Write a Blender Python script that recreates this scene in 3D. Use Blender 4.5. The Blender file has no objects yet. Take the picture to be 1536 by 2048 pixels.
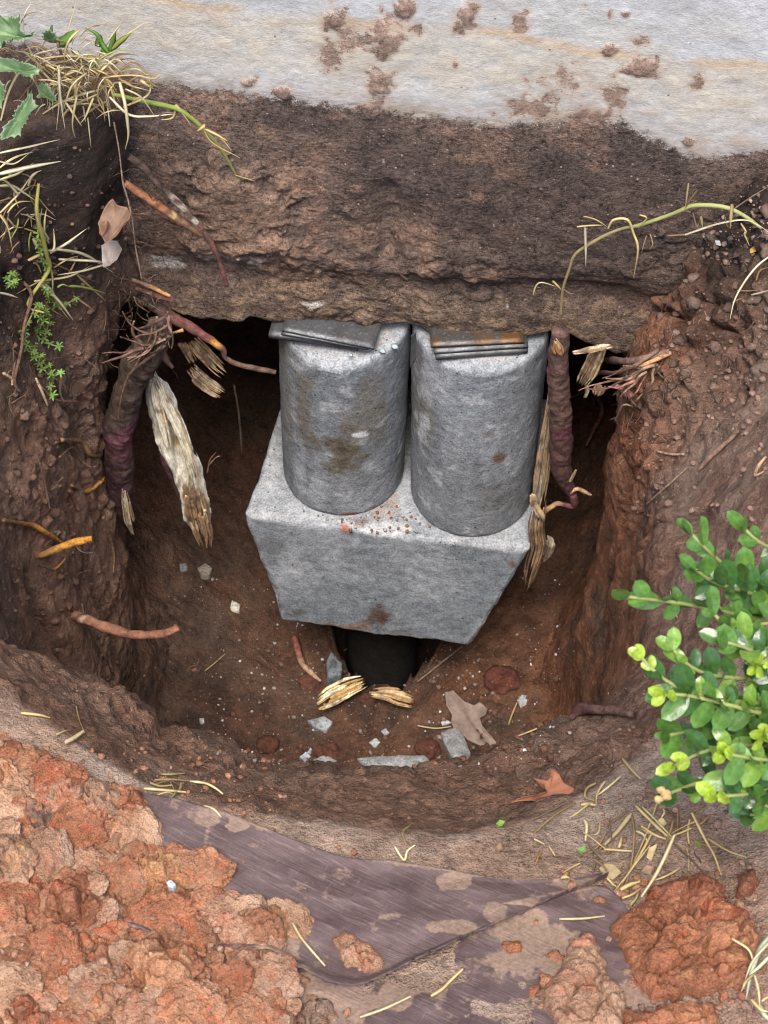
import bpy, math, random
import numpy as np

# ------------------------------------------------------------------ camera, sky, sun, exposure
scn = bpy.context.scene
COL = scn.collection
FPX = 4300.0                                   # focal length in pixels of the 1536 x 2048 frame
PITCH = math.radians(54.0); YAW = math.radians(4.4)
CAM = np.array([0.125, -1.624, 1.45])          # phone held at chest height in front of the hole
fw = np.array([-math.sin(YAW)*math.cos(PITCH), math.cos(YAW)*math.cos(PITCH), -math.sin(PITCH)])
rt = np.array([math.cos(YAW), math.sin(YAW), 0.0]); up = np.cross(rt, fw)
cd = bpy.data.cameras.new('camera'); cam = bpy.data.objects.new('camera', cd); COL.objects.link(cam)
cam.location = CAM; cam.rotation_euler = (math.pi/2 - PITCH, 0, YAW)
cd.sensor_fit = 'VERTICAL'; cd.sensor_height = 24.0; cd.lens = 24.0*FPX/2048
cd.clip_start = 0.05; cd.clip_end = 200
cd.dof.use_dof = True; cd.dof.focus_distance = 2.2; cd.dof.aperture_fstop = 16.0
scn.camera = cam

world = bpy.data.worlds.new('World'); scn.world = world; world.use_nodes = True
wn = world.node_tree.nodes; wl = world.node_tree.links
SUN_EL = math.radians(66); SUN_AZ = math.radians(184)      # azimuth clockwise from +Y
sky = wn.new('ShaderNodeTexSky'); sky.sky_type = 'NISHITA'; sky.sun_disc = False
sky.sun_elevation = SUN_EL; sky.sun_rotation = SUN_AZ
sky.air_density = 1.0; sky.dust_density = 3.0; sky.ozone_density = 1.0
bg = wn['Background']; bg.inputs[1].default_value = 0.125
wl.new(sky.outputs[0], bg.inputs[0])
ld = bpy.data.lights.new('sun', 'SUN'); ld.energy = 1.5; ld.angle = math.radians(22); ld.color = (1.0, 0.95, 0.88)
sun = bpy.data.objects.new('sun', ld); COL.objects.link(sun)
sd = np.array([math.sin(SUN_AZ)*math.cos(SUN_EL), math.cos(SUN_AZ)*math.cos(SUN_EL), math.sin(SUN_EL)])
from mathutils import Vector, Matrix
sun.rotation_euler = Vector(sd).to_track_quat('Z', 'Y').to_euler(); sun.location = (0, 0, 5)
scn.view_settings.view_transform = 'Standard'; scn.view_settings.look = 'None'
scn.view_settings.exposure = 1.4; scn.view_settings.gamma = 1.0
scn.cycles.max_bounces = 5; scn.cycles.diffuse_bounces = 4; scn.cycles.glossy_bounces = 2; scn.cycles.transmission_bounces = 2; scn.cycles.transparent_max_bounces = 4; scn.cycles.caustics_reflective = False; scn.cycles.caustics_refractive = False
scn.cycles.use_denoising = True; scn.cycles.filter_width = 1.1

# ------------------------------------------------------------------ helpers
random.seed(7); RNG = np.random.default_rng(11)

def on(px, py, z=None, Y=None, X=None, d=None):
    """world point where the sight line through a pixel of the photograph meets a real plane"""
    v = fw + rt*(px-768)/FPX + up*(1024-py)/FPX
    if z is not None: t = (z-CAM[2])/v[2]
    elif Y is not None: t = (Y-CAM[1])/v[1]
    elif X is not None: t = (X-CAM[0])/v[0]
    else: t = d
    return CAM + v*t

def hsh(ix, iy, iz, s):
    h = (ix*374761393 + iy*668265263 + iz*2147483647 + s*1274126177) & 0xFFFFFFFF
    h = ((h ^ (h >> 13))*1274126177) & 0xFFFFFFFF
    h = ((h ^ (h >> 15))*2246822519) & 0xFFFFFFFF
    return ((h ^ (h >> 16)) & 0xFFFFFF)/float(0xFFFFFF)

def vnoise(P, s=0):
    P = np.asarray(P, float); I = np.floor(P).astype(np.int64); f = P - I
    f = f*f*f*(f*(f*6-15)+10); r = 0
    x, y, z = I[:, 0], I[:, 1], I[:, 2]
    for dx in (0, 1):
        wx = f[:, 0] if dx else 1-f[:, 0]
        for dy in (0, 1):
            wy = f[:, 1] if dy else 1-f[:, 1]
            for dz in (0, 1):
                wz = f[:, 2] if dz else 1-f[:, 2]
                r = r + wx*wy*wz*hsh(x+dx, y+dy, z+dz, s)
    return r*2-1

def fbm(P, scale, octv=4, s=0, gain=0.5):
    P = np.asarray(P, float)*scale; a = 1.0; r = 0; t = 0
    for o in range(octv):
        r = r + a*vnoise(P + 17.3*o, s+o); t += a; a *= gain; P = P*2.03
    return r/t

def ridge(P, scale, octv=4, s=0):
    P = np.asarray(P, float)*scale; a = 1.0; r = 0; t = 0
    for o in range(octv):
        r = r + a*(1-np.abs(vnoise(P + 9.1*o, s+o))); t += a; a *= .5; P = P*2.07
    return r/t

def worley(P, scale, s=0):
    """distance to nearest and second nearest jittered cell point, and the cell's random value"""
    P = np.asarray(P, float)*scale; I = np.floor(P).astype(np.int64)
    d1 = np.full(len(P), 9.0); d2 = np.full(len(P), 9.0); cid = np.zeros(len(P))
    for dx in (-1, 0, 1):
        for dy in (-1, 0, 1):
            for dz in (-1, 0, 1):
                c = I + (dx, dy, dz)
                q = [c[:, k] + hsh(c[:, 0], c[:, 1], c[:, 2], s+k) for k in range(3)]
                d = np.sqrt((P[:, 0]-q[0])**2 + (P[:, 1]-q[1])**2 + (P[:, 2]-q[2])**2)
                h = hsh(c[:, 0], c[:, 1], c[:, 2], s+7)
                m = d < d1
                d2 = np.where(m, d1, np.minimum(d2, d)); cid = np.where(m, h, cid); d1 = np.where(m, d, d1)
    return d1, d2, cid

def sst(x, a, b):
    t = np.clip((x-a)/(b-a), 0, 1); return t*t*(3-2*t)

def mix(a, b, t):
    a = np.asarray(a, float); b = np.asarray(b, float); t = np.asarray(t)[..., None]
    return a*(1-t) + b*t

def mesh_np(name, V, Fc, mats, smooth=True, attrs=None, fmat=None):
    """V (n,3); Fc: an (m,k) array or a list of faces"""
    me = bpy.data.meshes.new(name); V = np.asarray(V, np.float32)
    me.vertices.add(len(V)); me.vertices.foreach_set('co', V.ravel())
    if isinstance(Fc, np.ndarray):
        m, k = Fc.shape; flat = Fc.ravel().astype(np.int32); st = np.arange(m, dtype=np.int32)*k
    else:
        ln = np.array([len(q) for q in Fc]); flat = np.array([i for q in Fc for i in q], np.int32)
        st = np.concatenate([[0], np.cumsum(ln)[:-1]]).astype(np.int32); m = len(Fc)
    me.loops.add(len(flat)); me.loops.foreach_set('vertex_index', flat)
    me.polygons.add(m); me.polygons.foreach_set('loop_start', st)
    if smooth: me.polygons.foreach_set('use_smooth', np.ones(m, bool))
    for mt in (mats if isinstance(mats, (list, tuple)) else [mats]): me.materials.append(mt)
    if fmat is not None: me.polygons.foreach_set('material_index', np.asarray(fmat, np.int32))
    me.update(calc_edges=True); me.validate()
    for k, a in (attrs or {}).items():
        a = np.asarray(a, np.float32)
        if a.ndim == 2:
            at = me.attributes.new(k, 'FLOAT_COLOR', 'POINT')
            at.data.foreach_set('color', np.concatenate([a, np.ones((len(a), 1), np.float32)], 1).ravel())
        else:
            at = me.attributes.new(k, 'FLOAT', 'POINT'); at.data.foreach_set('value', a)
    return me

def tag(o, label=None, cat=None, group=None, kind=None):
    if label: o['label'] = label
    if cat: o['category'] = cat
    if group: o['group'] = group
    if kind: o['kind'] = kind
    return o

def place(name, V, Fc, mats, parent=None, smooth=True, attrs=None, fmat=None, base=None):
    """one mesh object from world vertices; its origin sits at its base"""
    V = np.asarray(V, float)
    b = np.array([V[:, 0].mean(), V[:, 1].mean(), V[:, 2].min()]) if base is None else np.asarray(base, float)
    me = mesh_np(name, V-b, Fc, mats, smooth, attrs, fmat)
    o = bpy.data.objects.new(name, me); COL.objects.link(o)
    pb = wpos(parent) if parent else np.zeros(3)
    o.location = b-pb; o.parent = parent
    return o

def wpos(o):
    p = np.zeros(3)
    while o: p = p + np.array(o.location); o = o.parent
    return p

def thing(name, base, label, cat, group=None):
    e = bpy.data.objects.new(name, None); COL.objects.link(e); e.location = base; e.empty_display_size = .05
    return tag(e, label, cat, group)

def grid_faces(nu, nv, wrap_u=False):
    """vertex index = v*nu + u"""
    u = np.arange(nu if wrap_u else nu-1); v = np.arange(nv-1)
    U, Vv = np.meshgrid(u, v); U2 = (U+1) % nu
    return np.stack([Vv*nu+U, Vv*nu+U2, (Vv+1)*nu+U2, (Vv+1)*nu+U], -1).reshape(-1, 4)

# ------------------------------------------------------------------ materials
def new_mat(name):
    m = bpy.data.materials.new(name); m.use_nodes = True
    nt = m.node_tree; b = nt.nodes['Principled BSDF']
    return m, nt, b

class NT:
    def __init__(s, nt):
        s.nt = nt
        s.co = nt.nodes.new('ShaderNodeTexCoord').outputs['Object']
    def n(s, t, **kw):
        o = s.nt.nodes.new(t)
        for k, v in kw.items(): setattr(o, k, v)
        return o
    def link(s, a, b): s.nt.links.new(a, b)
    def mapping(s, sc=(1, 1, 1), rot=(0, 0, 0), co=None):
        m = s.n('ShaderNodeMapping'); m.inputs['Scale'].default_value = sc; m.inputs['Rotation'].default_value = rot
        s.link(co or s.co, m.inputs[0]); return m.outputs[0]
    def noise(s, scale, detail=4, rough=.55, co=None):
        m = s.n('ShaderNodeTexNoise'); m.inputs['Scale'].default_value = scale; m.inputs['Detail'].default_value = detail
        m.inputs['Roughness'].default_value = rough; s.link(co or s.co, m.inputs['Vector']); return m.outputs['Fac']
    def voro(s, scale, feat='F1', co=None, out='Distance'):
        m = s.n('ShaderNodeTexVoronoi', feature=feat); m.inputs['Scale'].default_value = scale
        s.link(co or s.co, m.inputs['Vector']); return m.outputs[out]
    def ramp(s, fac, a, b, lo=0., hi=1.):
        m = s.n('ShaderNodeMapRange'); m.inputs['From Min'].default_value = a; m.inputs['From Max'].default_value = b
        m.inputs['To Min'].default_value = lo; m.inputs['To Max'].default_value = hi; m.clamp = True
        s.link(fac, m.inputs['Value']); return m.outputs[0]
    def math(s, op, a, b):
        m = s.n('ShaderNodeMath', operation=op)
        for i, v in enumerate((a, b)):
            if isinstance(v, (int, float)): m.inputs[i].default_value = v
            else: s.link(v, m.inputs[i])
        return m.outputs[0]
    def mixc(s, fac, a, b, mode='MIX'):
        m = s.n('ShaderNodeMix', data_type='RGBA', blend_type=mode)
        for i, v in ((0, fac), (6, a), (7, b)):
            if isinstance(v, (int, float)): m.inputs[i].default_value = v
            elif isinstance(v, (tuple, list)): m.inputs[i].default_value = tuple(v)+(1,)*(4-len(v))
            else: s.link(v, m.inputs[i])
        return m.outputs[2]
    def attr(s, name, out='Color'):
        m = s.n('ShaderNodeAttribute', attribute_name=name); return m.outputs[out]
    def bump(s, h, dist, strength=1.0, nrm=None):
        m = s.n('ShaderNodeBump'); m.inputs['Distance'].default_value = dist; m.inputs['Strength'].default_value = strength
        s.link(h, m.inputs['Height'])
        if nrm is not None: s.link(nrm, m.inputs['Normal'])
        return m.outputs[0]

def soil_mat(name, var=.55, bump=.0034, speck=.25, fine=220, col=None, rough=.95, spec=.2):
    m, nt, b = new_mat(name); N = NT(nt)
    base = N.attr('col') if col is None else col
    n1 = N.noise(38, 3, .68); n2 = N.noise(fine, 3, .72); n3 = N.noise(fine*3.2, 1, .65); n0 = N.noise(11, 3, .6)
    v = N.math('ADD', N.ramp(n1, .3, .7, 1-var*.65, 1+var*.6), N.ramp(n2, .3, .72, -.5*var, .48*var))
    v = N.math('ADD', v, N.ramp(n3, .32, .7, -.27, .27)); v = N.math('ADD', v, N.ramp(n0, .3, .7, -.16, .16))
    v = N.math('MAXIMUM', v, .12)
    cc = N.n('ShaderNodeCombineColor')
    for i in range(3): N.link(v, cc.inputs[i])
    c = N.mixc(1.0, base, cc.outputs[0], 'MULTIPLY')
    hue = N.ramp(n0, .62, .42, 0, .45)
    c = N.mixc(hue, c, N.mixc(1.0, c, (1.22, .92, .78), 'MULTIPLY'))
    pore = N.math('MULTIPLY', N.ramp(N.voro(330), .04, .18, 1, 0), N.ramp(n1, .48, .6, 0, .75))
    c = N.mixc(pore, c, N.mixc(1.0, c, (.30, .27, .25), 'MULTIPLY'))
    for sc_, th, st_ in ((150, .80, 2.2), (430, .72, 1.6)):
        vn = N.n('ShaderNodeTexVoronoi'); vn.inputs['Scale'].default_value = sc_; N.link(N.co, vn.inputs['Vector']); vd, vr = vn.outputs['Distance'], vn.outputs['Color']; sep = N.n('ShaderNodeSeparateColor'); N.link(vr, sep.inputs[0])
        sp = N.math('MULTIPLY', N.ramp(vd, .12, .22, 1, 0), N.ramp(sep.outputs[0], th, th+.08, 0, speck*st_))
        c = N.mixc(sp, c, N.mixc(sep.outputs[1], (.55, .40, .30), (.36, .19, .12)))
    N.link(c, b.inputs['Base Color'])
    vc = N.voro(110)
    h = N.math('ADD', N.math('MULTIPLY', n2, 1.3), N.math('MULTIPLY', n3, .7))
    h = N.math('ADD', h, N.math('MULTIPLY', vc, -.6))
    N.link(N.bump(h, bump, 1.0), b.inputs['Normal'])
    b.inputs['Roughness'].default_value = rough; b.inputs['Specular IOR Level'].default_value = spec
    return m

M = {}
M['soil'] = soil_mat('soil')
M['clay'] = soil_mat('red_clay', var=.36, bump=.0022, speck=.25, fine=260)
M['caked'] = soil_mat('caked_soil', var=.5, bump=.005, speck=.4, fine=300)

def concrete_mat(name, col, var=.3, rough=.85, stain=None, pits=.5, bump=.0013):
    m, nt, b = new_mat(name); N = NT(nt)
    n1 = N.noise(9, 3, .6); n2 = N.noise(75, 4, .7); n3 = N.noise(420, 2, .6)
    base = N.attr('col') if col is None else col
    v = N.math('ADD', N.ramp(n1, .3, .7, 1-var*.35, 1+var*.35), N.ramp(n2, .32, .7, -var*.85, var*.85))
    v = N.math('ADD', v, N.ramp(n3, .3, .7, -.34, .34))
    cc = N.n('ShaderNodeCombineColor')
    for i in range(3): N.link(v, cc.inputs[i])
    c = N.mixc(1.0, base, cc.outputs[0], 'MULTIPLY')
    pv = N.ramp(N.voro(190), .08, .2, 1, 0)
    pm = N.math('MULTIPLY', pv, N.ramp(N.noise(40, 2), .5, .6, 0, pits))
    vh = N.n('ShaderNodeTexVoronoi'); vh.inputs['Scale'].default_value = 85; N.link(N.co, vh.inputs['Vector']); sh = N.n('ShaderNodeSeparateColor'); N.link(vh.outputs['Color'], sh.inputs[0])
    hole = N.math('MULTIPLY', N.ramp(vh.outputs['Distance'], .07, .13, 1, 0), N.ramp(sh.outputs[0], .55, .6)); pm = N.math('MAXIMUM', pm, N.math('MULTIPLY', hole, .85))
    c = N.mixc(pm, c, (.06, .055, .05))
    N.link(c, b.inputs['Base Color'])
    h = N.math('ADD', N.math('MULTIPLY', n2, .9), N.math('MULTIPLY', n3, .5))
    h = N.math('SUBTRACT', h, N.math('MULTIPLY', pm, .9))
    N.link(N.bump(h, bump, 1.0), b.inputs['Normal'])
    b.inputs['Roughness'].default_value = .95; b.inputs['Specular IOR Level'].default_value = .12
    return m
M['concrete'] = concrete_mat('concrete', None)
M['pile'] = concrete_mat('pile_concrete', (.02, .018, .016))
# ------------------------------------------------------------------ ground with the hole
CX, CY = 0.0, -0.20
SOIL_BROWN = (.185, .122, .093); SOIL_DARK = (.098, .070, .058); SOIL_RED = (.37, .178, .105)
SOIL_PALE = (.305, .240, .196); SOIL_TOP = (.052, .041, .036)

def ring(pts, nth):
    p = np.array(pts, float); th = np.arctan2(p[:, 1]-CY, p[:, 0]-CX); r = np.hypot(p[:, 0]-CX, p[:, 1]-CY)
    o = np.argsort(th); th, r, z = th[o], r[o], p[o, 2]
    t = np.linspace(-math.pi, math.pi, nth, endpoint=False)
    R = np.interp(t, th, r, period=2*math.pi); Z = np.interp(t, th, z, period=2*math.pi)
    k = np.exp(-.5*(np.arange(-14, 15)/5.0)**2); k /= k.sum()
    for _ in range(1):
        R = np.convolve(np.concatenate([R[-14:], R, R[:14]]), k, 'valid'); Z = np.convolve(np.concatenate([Z[-14:], Z, Z[:14]]), k, 'valid')
    return t, R, Z

NTH = 1100
W = lambda px, py, z: tuple(on(px, py, z=z))
rim = [W(-60, 1345, -.045), W(0, 1380, -.05), W(150, 1470, -.05), W(280, 1560, -.05), W(420, 1600, -.05), W(560, 1632, -.05), W(750, 1657, -.06),
       W(950, 1663, -.07), W(1100, 1635, -.085), W(1200, 1575, -.1), W(1290, 1500, -.11), (.34, -.62, -.12), (.40, -.45, -.13), (.42, -.3, -.14), (.41, -.15, -.145),
       (.40, -.02, -.135), (.40, .1, -.15), (.4, .5, -.2), (0, 1.02, -.2), (-.5, .5, -.2), (-.26, .1, -.1), (-.252, .0, -.075), (-.262, -.06, -.055),
       (-.29, -.095, -.03), (-.338, -.116, -.03), (-.365, -.148, -.03), (-.42, -.22, -.03), (-.45, -.35, -.035), (-.42, -.5, -.04), (-.36, -.64, -.045)]
ledge = [W(-20, 1290, -.24), W(90, 1325, -.25), W(180, 1348, -.27), W(300, 1405, -.28), W(400, 1450, -.29), W(500, 1520, -.3), W(620, 1532, -.3), W(750, 1545, -.3),
         W(900, 1527, -.3), W(1000, 1495, -.29), W(1100, 1450, -.28), W(1200, 1425, -.25), (.283, -.533, -.25), (.294, -.383, -.28), (.292, -.257, -.30), (.287, -.122, -.34),
         (.277, -.02, -.41), (.28, .05, -.44), (.33, .3, -.46), (.14, .95, -.46), (-.14, .95, -.46), (-.5, .45, -.45), (-.33, .16, -.44), (-.275, .05, -.42), (-.282, -.0, -.38),
         (-.31, -.06, -.34), (-.355, -.13, -.30), (-.38, -.22, -.28), (-.385, -.35, -.26), (-.36, -.45, -.25)]
midw = [(-.345, -.40, -.65), (-.35, -.25, -.65), (-.343, -.12, -.65), (-.338, -.05, -.65), (-.36, .02, -.65), (-.46, .12, -.65), (-.58, .42, -.66), (-.2, .96, -.66), (.2, .96, -.66),
        (.40, .30, -.66), (.30, .08, -.66), (.276, -.02, -.66), (.272, -.15, -.66), (.27, -.3, -.66), (.24, -.46, -.62), (.1, -.55, -.60), (-.08, -.55, -.60), (-.25, -.50, -.62)]
low = [(-.325, -.35, -1.0), (-.33, -.2, -1.0), (-.325, -.08, -1.0), (-.34, .02, -1.0), (-.42, .15, -.98), (-.5, .42, -.97), (-.14, .88, -.98), (.16, .88, -.98),
       (.35, .30, -.98), (.28, .05, -1.0), (.258, -.08, -1.0), (.25, -.25, -1.02), (.2, -.42, -1.02), (.0, -.5, -1.02), (-.2, -.45, -1.02)]
flo = [(-.27, -.33, -1.1), (-.28, -.1, -1.1), (-.29, .05, -1.085), (-.3, .3, -1.06), (-.05, .7, -1.07), (.15, .7, -1.07),
       (.24, .15, -1.09), (.22, -.05, -1.1), (.2, -.3, -1.1), (.0, -.42, -1.1), (-.2, -.38, -1.1)]
T, R2, Z2 = ring(rim, NTH); _, R3, Z3 = ring(ledge, NTH); _, R4, Z4 = ring(midw, NTH); _, R5, Z5 = ring(low, NTH); _, R6, Z6 = ring(flo, NTH)
_tj = np.stack([np.cos(T), np.sin(T), T*0], -1)
R3 = R3 + .013*fbm(_tj, 9, 4, 401); Z3 = Z3 + .012*fbm(_tj, 7, 3, 402)*(R3 > 0)
R4 = R4 + .010*fbm(_tj, 8, 3, 403)
ct, st_ = np.cos(T), np.sin(T)
def zground(x, y):      # natural grade away from the hole: lower and sloping on the right
    return -.02*sst(-y, .2, .9)*0 - .10*sst(x, .2, .5)*sst(y, -.9, -.5) - .03 + .03*sst(-y, .6, .9)
R1 = R2 + .22; x1, y1 = CX+R1*ct, CY+R1*st_; Z1 = zground(x1, y1)
ks = [np.zeros(NTH), R6*.5, R6, R5, R4, R3, R2, R1, R1+1.0, R1+8, R1+60]
kz = [np.full(NTH, -1.11), np.full(NTH, -1.115), Z6, Z5, Z4, Z3, Z2, Z1, Z1*.3, Z1*0, Z1*0]
rows = [10, 40, 30, 85, 90, 80, 70, 24, 8, 5]
RR, ZZ, LV = [], [], []
for i, n in enumerate(rows):
    for k in range(n):
        t = k/n; ts = t
        RR.append(ks[i]*(1-ts) + ks[i+1]*ts); ZZ.append(kz[i]*(1-t) + kz[i+1]*t); LV.append(np.full(NTH, i+t))
RR.append(ks[-1]); ZZ.append(kz[-1]); LV.append(np.full(NTH, len(rows)*1.0))
RR, ZZ, LV = np.array(RR), np.array(ZZ), np.array(LV)
# soften the profile between levels
def smooth_rows(A, n, lo, hi):
    for _ in range(n):
        B = A.copy(); B[lo+1:hi-1] = .25*A[lo:hi-2] + .5*A[lo+1:hi-1] + .25*A[lo+2:hi]; A = B
    return A
hi = sum(rows[:7])
RR = smooth_rows(RR, 14, 12, hi); ZZ = smooth_rows(ZZ, 14, 12, hi)
nrow = len(RR)
X = CX + RR*ct; Y = CY + RR*st_
P = np.stack([X, Y, ZZ], -1)
def grid_normals(P):
    du = np.roll(P, -1, 1)-np.roll(P, 1, 1); dv = np.gradient(P, axis=0)
    n = np.cross(du, dv); n /= (np.linalg.norm(n, axis=-1, keepdims=True)+1e-12); return -n
Nn = grid_normals(P)
Nn[0] = (0, 0, 1)
if (Nn[20:60, :, 2].mean() < 0): Nn = -Nn
pv = P.reshape(-1, 3); lv = LV.ravel(); near = sst(lv, 9.2, 7.5)
th = np.tile(T, nrow)
cyl = np.stack([th*.38, pv[:, 2]*.16, np.hypot(pv[:, 0], pv[:, 1])*.5], -1)
wall_m = sst(lv, 2.6, 3.4)*sst(lv, 5.9, 5.0)
front_m = sst(-pv[:, 1], .35, .5)
streak = fbm(cyl, 26, 4, 3); big = fbm(pv, 7, 3, 5); med = fbm(pv, 26, 4, 9); fin = fbm(pv, 95, 3, 13)
w1, w2, wc = worley(pv, 34, 21)
clod = sst(w2-w1, .0, .5)
flat_m = 1-wall_m
gx, gy, gz = pv.T
rightbank = sst(gx, .25, .33)*sst(lv, 4.6, 5.4)
crumb = sst(fbm(pv, 5, 2, 31), -.05, .35)*.8 + rightbank*.3
rough_m = .25+.75*sst(fbm(pv, 6, 3, 77), -.12, .25)
disp = near*(.016*big + .0095*med*(.4+.6*rough_m) + .0065*fin*rough_m) + wall_m*.012*streak*(1-.4*rightbank)*(1-.9*sst(-gy, .42, .52)*sst(lv, 4.5, 5.0)) + near*.006*(clod-.6)*crumb*rough_m
disp -= .02*wall_m*sst(ridge(cyl*[1, 1.4, 1], 13, 3, 44), .80, .97)            # spade gouges
smooth_front = sst(lv, 5.93, 6.01)*sst(lv, 7.3, 6.9)*sst(-gy, .5, .62)
disp *= 1-.62*smooth_front
wedge = sst(lv, 5.0, 5.3)*sst(lv, 6.02, 5.94)*sst(-gy, .5, .6)
disp += wedge*(.003*fin + .002*(clod-.6))
def pix(V):
    q_ = V-CAM; d_ = np.maximum(q_@fw, .05); return 768+FPX*(q_@rt)/d_, 1024-FPX*(q_@up)/d_
def seg_dist(x_, y_, pts):
    d_ = np.full(len(x_), 1e9)
    for (ax, ay), (bx_, by_) in zip(pts[:-1], pts[1:]):
        ex, ey = bx_-ax, by_-ay; t_ = np.clip(((x_-ax)*ex+(y_-ay)*ey)/(ex*ex+ey*ey), 0, 1); d_ = np.minimum(d_, np.hypot(x_-ax-t_*ex, y_-ay-t_*ey))
    return d_
ppx, ppy = pix(pv); wob = 9*fbm(pv, 60, 3, 88)
vis = sst(lv, 4.2, 4.8)
crack = 1e9
for pts_ in ([(1290, 612), (1335, 618), (1365, 642), (1385, 646)], [(1418, 648), (1445, 652), (1468, 662), (1472, 705)], [(1470, 640), (1472, 720), (1476, 800)], [(1380, 648), (1372, 690)], [(1385, 640), (1392, 615), (1420, 590)], [(1440, 1240), (1460, 1270)]):
    crack = np.minimum(crack, seg_dist(ppx+wob, ppy+wob, pts_))
disp -= vis*.022*sst(crack, 9, 1)
disp += rightbank*near*(.010*(clod-.5) + .008*med)*sst(gy, -.34, -.2)
pv = pv + Nn.reshape(-1, 3)*disp[:, None]
hx, hy = (pv[:, 0]-.0)/.072, (pv[:, 1]-.062)/.105
sh = sst(np.hypot(hx, hy)+.12*fbm(pv, 30, 2, 55), 1.16, .74)*(lv < 3.2); pv[:, 2] -= .32*sh
# nothing of the ground pokes out of the footing face
inb = (pv[:, 1] > -.02) & (pv[:, 2] > -.40) & (np.abs(pv[:, 0]) < .26)
pv[inb, 1] = np.maximum(pv[inb, 1], .03)
gx, gy, gz = pv.T
# soil layer colours, plus light painted on the left wall and a darker floor
c = np.tile(np.array(SOIL_BROWN), (len(pv), 1))
nz1 = fbm(pv, 9, 4, 51); nz2 = fbm(pv, 22, 4, 61); nz3 = fbm(cyl, 14, 4, 71)
c = mix(c, SOIL_DARK, sst(nz1, 0., .5)*.7)
red = np.clip(sst(gx, .20, .27)*sst(gz, -.2, -.36) + sst(gz, -.72, -.95)*.55, 0, 1)*sst(nz3+.5*nz2, -.45, .25)
c = mix(c, SOIL_RED, red*.85)
left_red = sst(-gx, .2, .3)*sst(-gy, .12, .3)*sst(nz3, -.1, .4)
c = mix(c, (.21, .125, .088), left_red*.7)
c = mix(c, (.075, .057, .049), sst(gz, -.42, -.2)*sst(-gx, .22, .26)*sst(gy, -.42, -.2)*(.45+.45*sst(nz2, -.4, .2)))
c = c*(1-.16*sst(gz, -.85, -1.02))[:, None]  # darker towards the pit floor
lw_ = sst(-gx, .26, .32)*sst(gz, -.3, -.5)*sst(gz, -1.06, -.9); c = mix(c, c*1.0+np.array((.075, .045, .03)), lw_)  # left wall painted lighter to make up for its low light
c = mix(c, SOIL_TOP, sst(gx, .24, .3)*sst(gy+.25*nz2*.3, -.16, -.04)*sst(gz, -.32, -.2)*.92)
c = mix(c, (.265, .188, .152), rightbank*sst(gy, -.12, -.24)*np.clip(.75+.5*nz2, 0, 1))
rimf = smooth_front*(.8+.35*nz2)
c = mix(c, SOIL_PALE, np.clip(rimf, 0, 1))
c = mix(c, (.235, .148, .108), wedge*.8*np.clip(.8+.6*nz2, 0, 1))
c = mix(c, (.36, .20, .135), sst(lv, 6.9, 7.2)*near*.6*sst(nz2, -.3, .2))
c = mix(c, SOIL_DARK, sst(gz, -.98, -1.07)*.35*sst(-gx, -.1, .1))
c = c*(.64 + .30*smooth_front + .10*wedge + .34*sst(-gx, .27, .33)*sst(gz, -.2, -.45))[:, None]  # last term puts more light into the left wall's colour
c = c*np.array((1.0, .985, .95))
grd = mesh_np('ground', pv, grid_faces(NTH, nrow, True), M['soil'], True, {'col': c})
ground = bpy.data.objects.new('ground', grd); COL.objects.link(ground); tag(ground, kind='structure')

# ground height lookup for things that lie on it (front and right banks, floor)
from mathutils.bvhtree import BVHTree
_sub = np.arange(sum(rows[:8]) + 1)
_fc = grid_faces(NTH, len(_sub), True)
GB = BVHTree.FromPolygons(pv[:len(_sub)*NTH].tolist(), _fc.tolist())
def hit(px, py, lift=0.0):
    """where the sight line of a pixel meets the modelled soil, lifted along the soil's normal"""
    v = fw + rt*(px-768)/FPX + up*(1024-py)/FPX
    loc, n, i, d = GB.ray_cast(Vector(CAM), Vector(v).normalized())
    if loc is None: return on(px, py, z=0.0) + np.array([0, 0, lift]), np.array([0, 0, 1.0])
    n = np.array(n)
    if n @ v > 0: n = -n
    return np.array(loc) + n*lift, n

# ------------------------------------------------------------------ house wall: stucco above, soil-caked footing below
def wallpt(px, py): p = on(px, py, Y=0); return p[0], p[2]
line_px = [(-200, 40), (60, 90), (200, 130), (300, 165), (450, 182), (600, 200), (720, 216), (850, 232), (1000, 250), (1130, 243), (1240, 240), (1290, 268), (1350, 300), (1400, 318), (1536, 300), (1700, 290)]
lw = np.array([wallpt(*q) for q in line_px])
bot_px = [(0, 590), (250, 602), (400, 620), (470, 628), (550, 634), (660, 648), (800, 657), (950, 660), (1100, 667), (1180, 676), (1260, 692), (1500, 700)]
bw = np.array([wallpt(*q) for q in bot_px])
nx = 520; xs = np.linspace(-.62, .62, nx)
zline = np.interp(xs, lw[:, 0], lw[:, 1]); zbot = np.interp(xs, bw[:, 0], bw[:, 1])
nzr = 300; ztop = .16
vv = np.linspace(0, 1, nzr)
Zg = ztop + (zbot[None, :]-ztop)*vv[:, None]; Xg = np.tile(xs, (nzr, 1))
q = np.stack([Xg, np.zeros_like(Xg), Zg], -1).reshape(-1, 3); f = Zg.ravel(); xg = Xg.ravel()
zl = np.tile(zline, nzr) + .012*fbm(q, 30, 4, 101) + .006*fbm(q, 120, 2, 102); zb = np.tile(zbot, nzr)
soil_amt = sst(zl - f, -.004, .006)
below = np.clip((zl-f)/.3, 0, 1.3)
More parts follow.
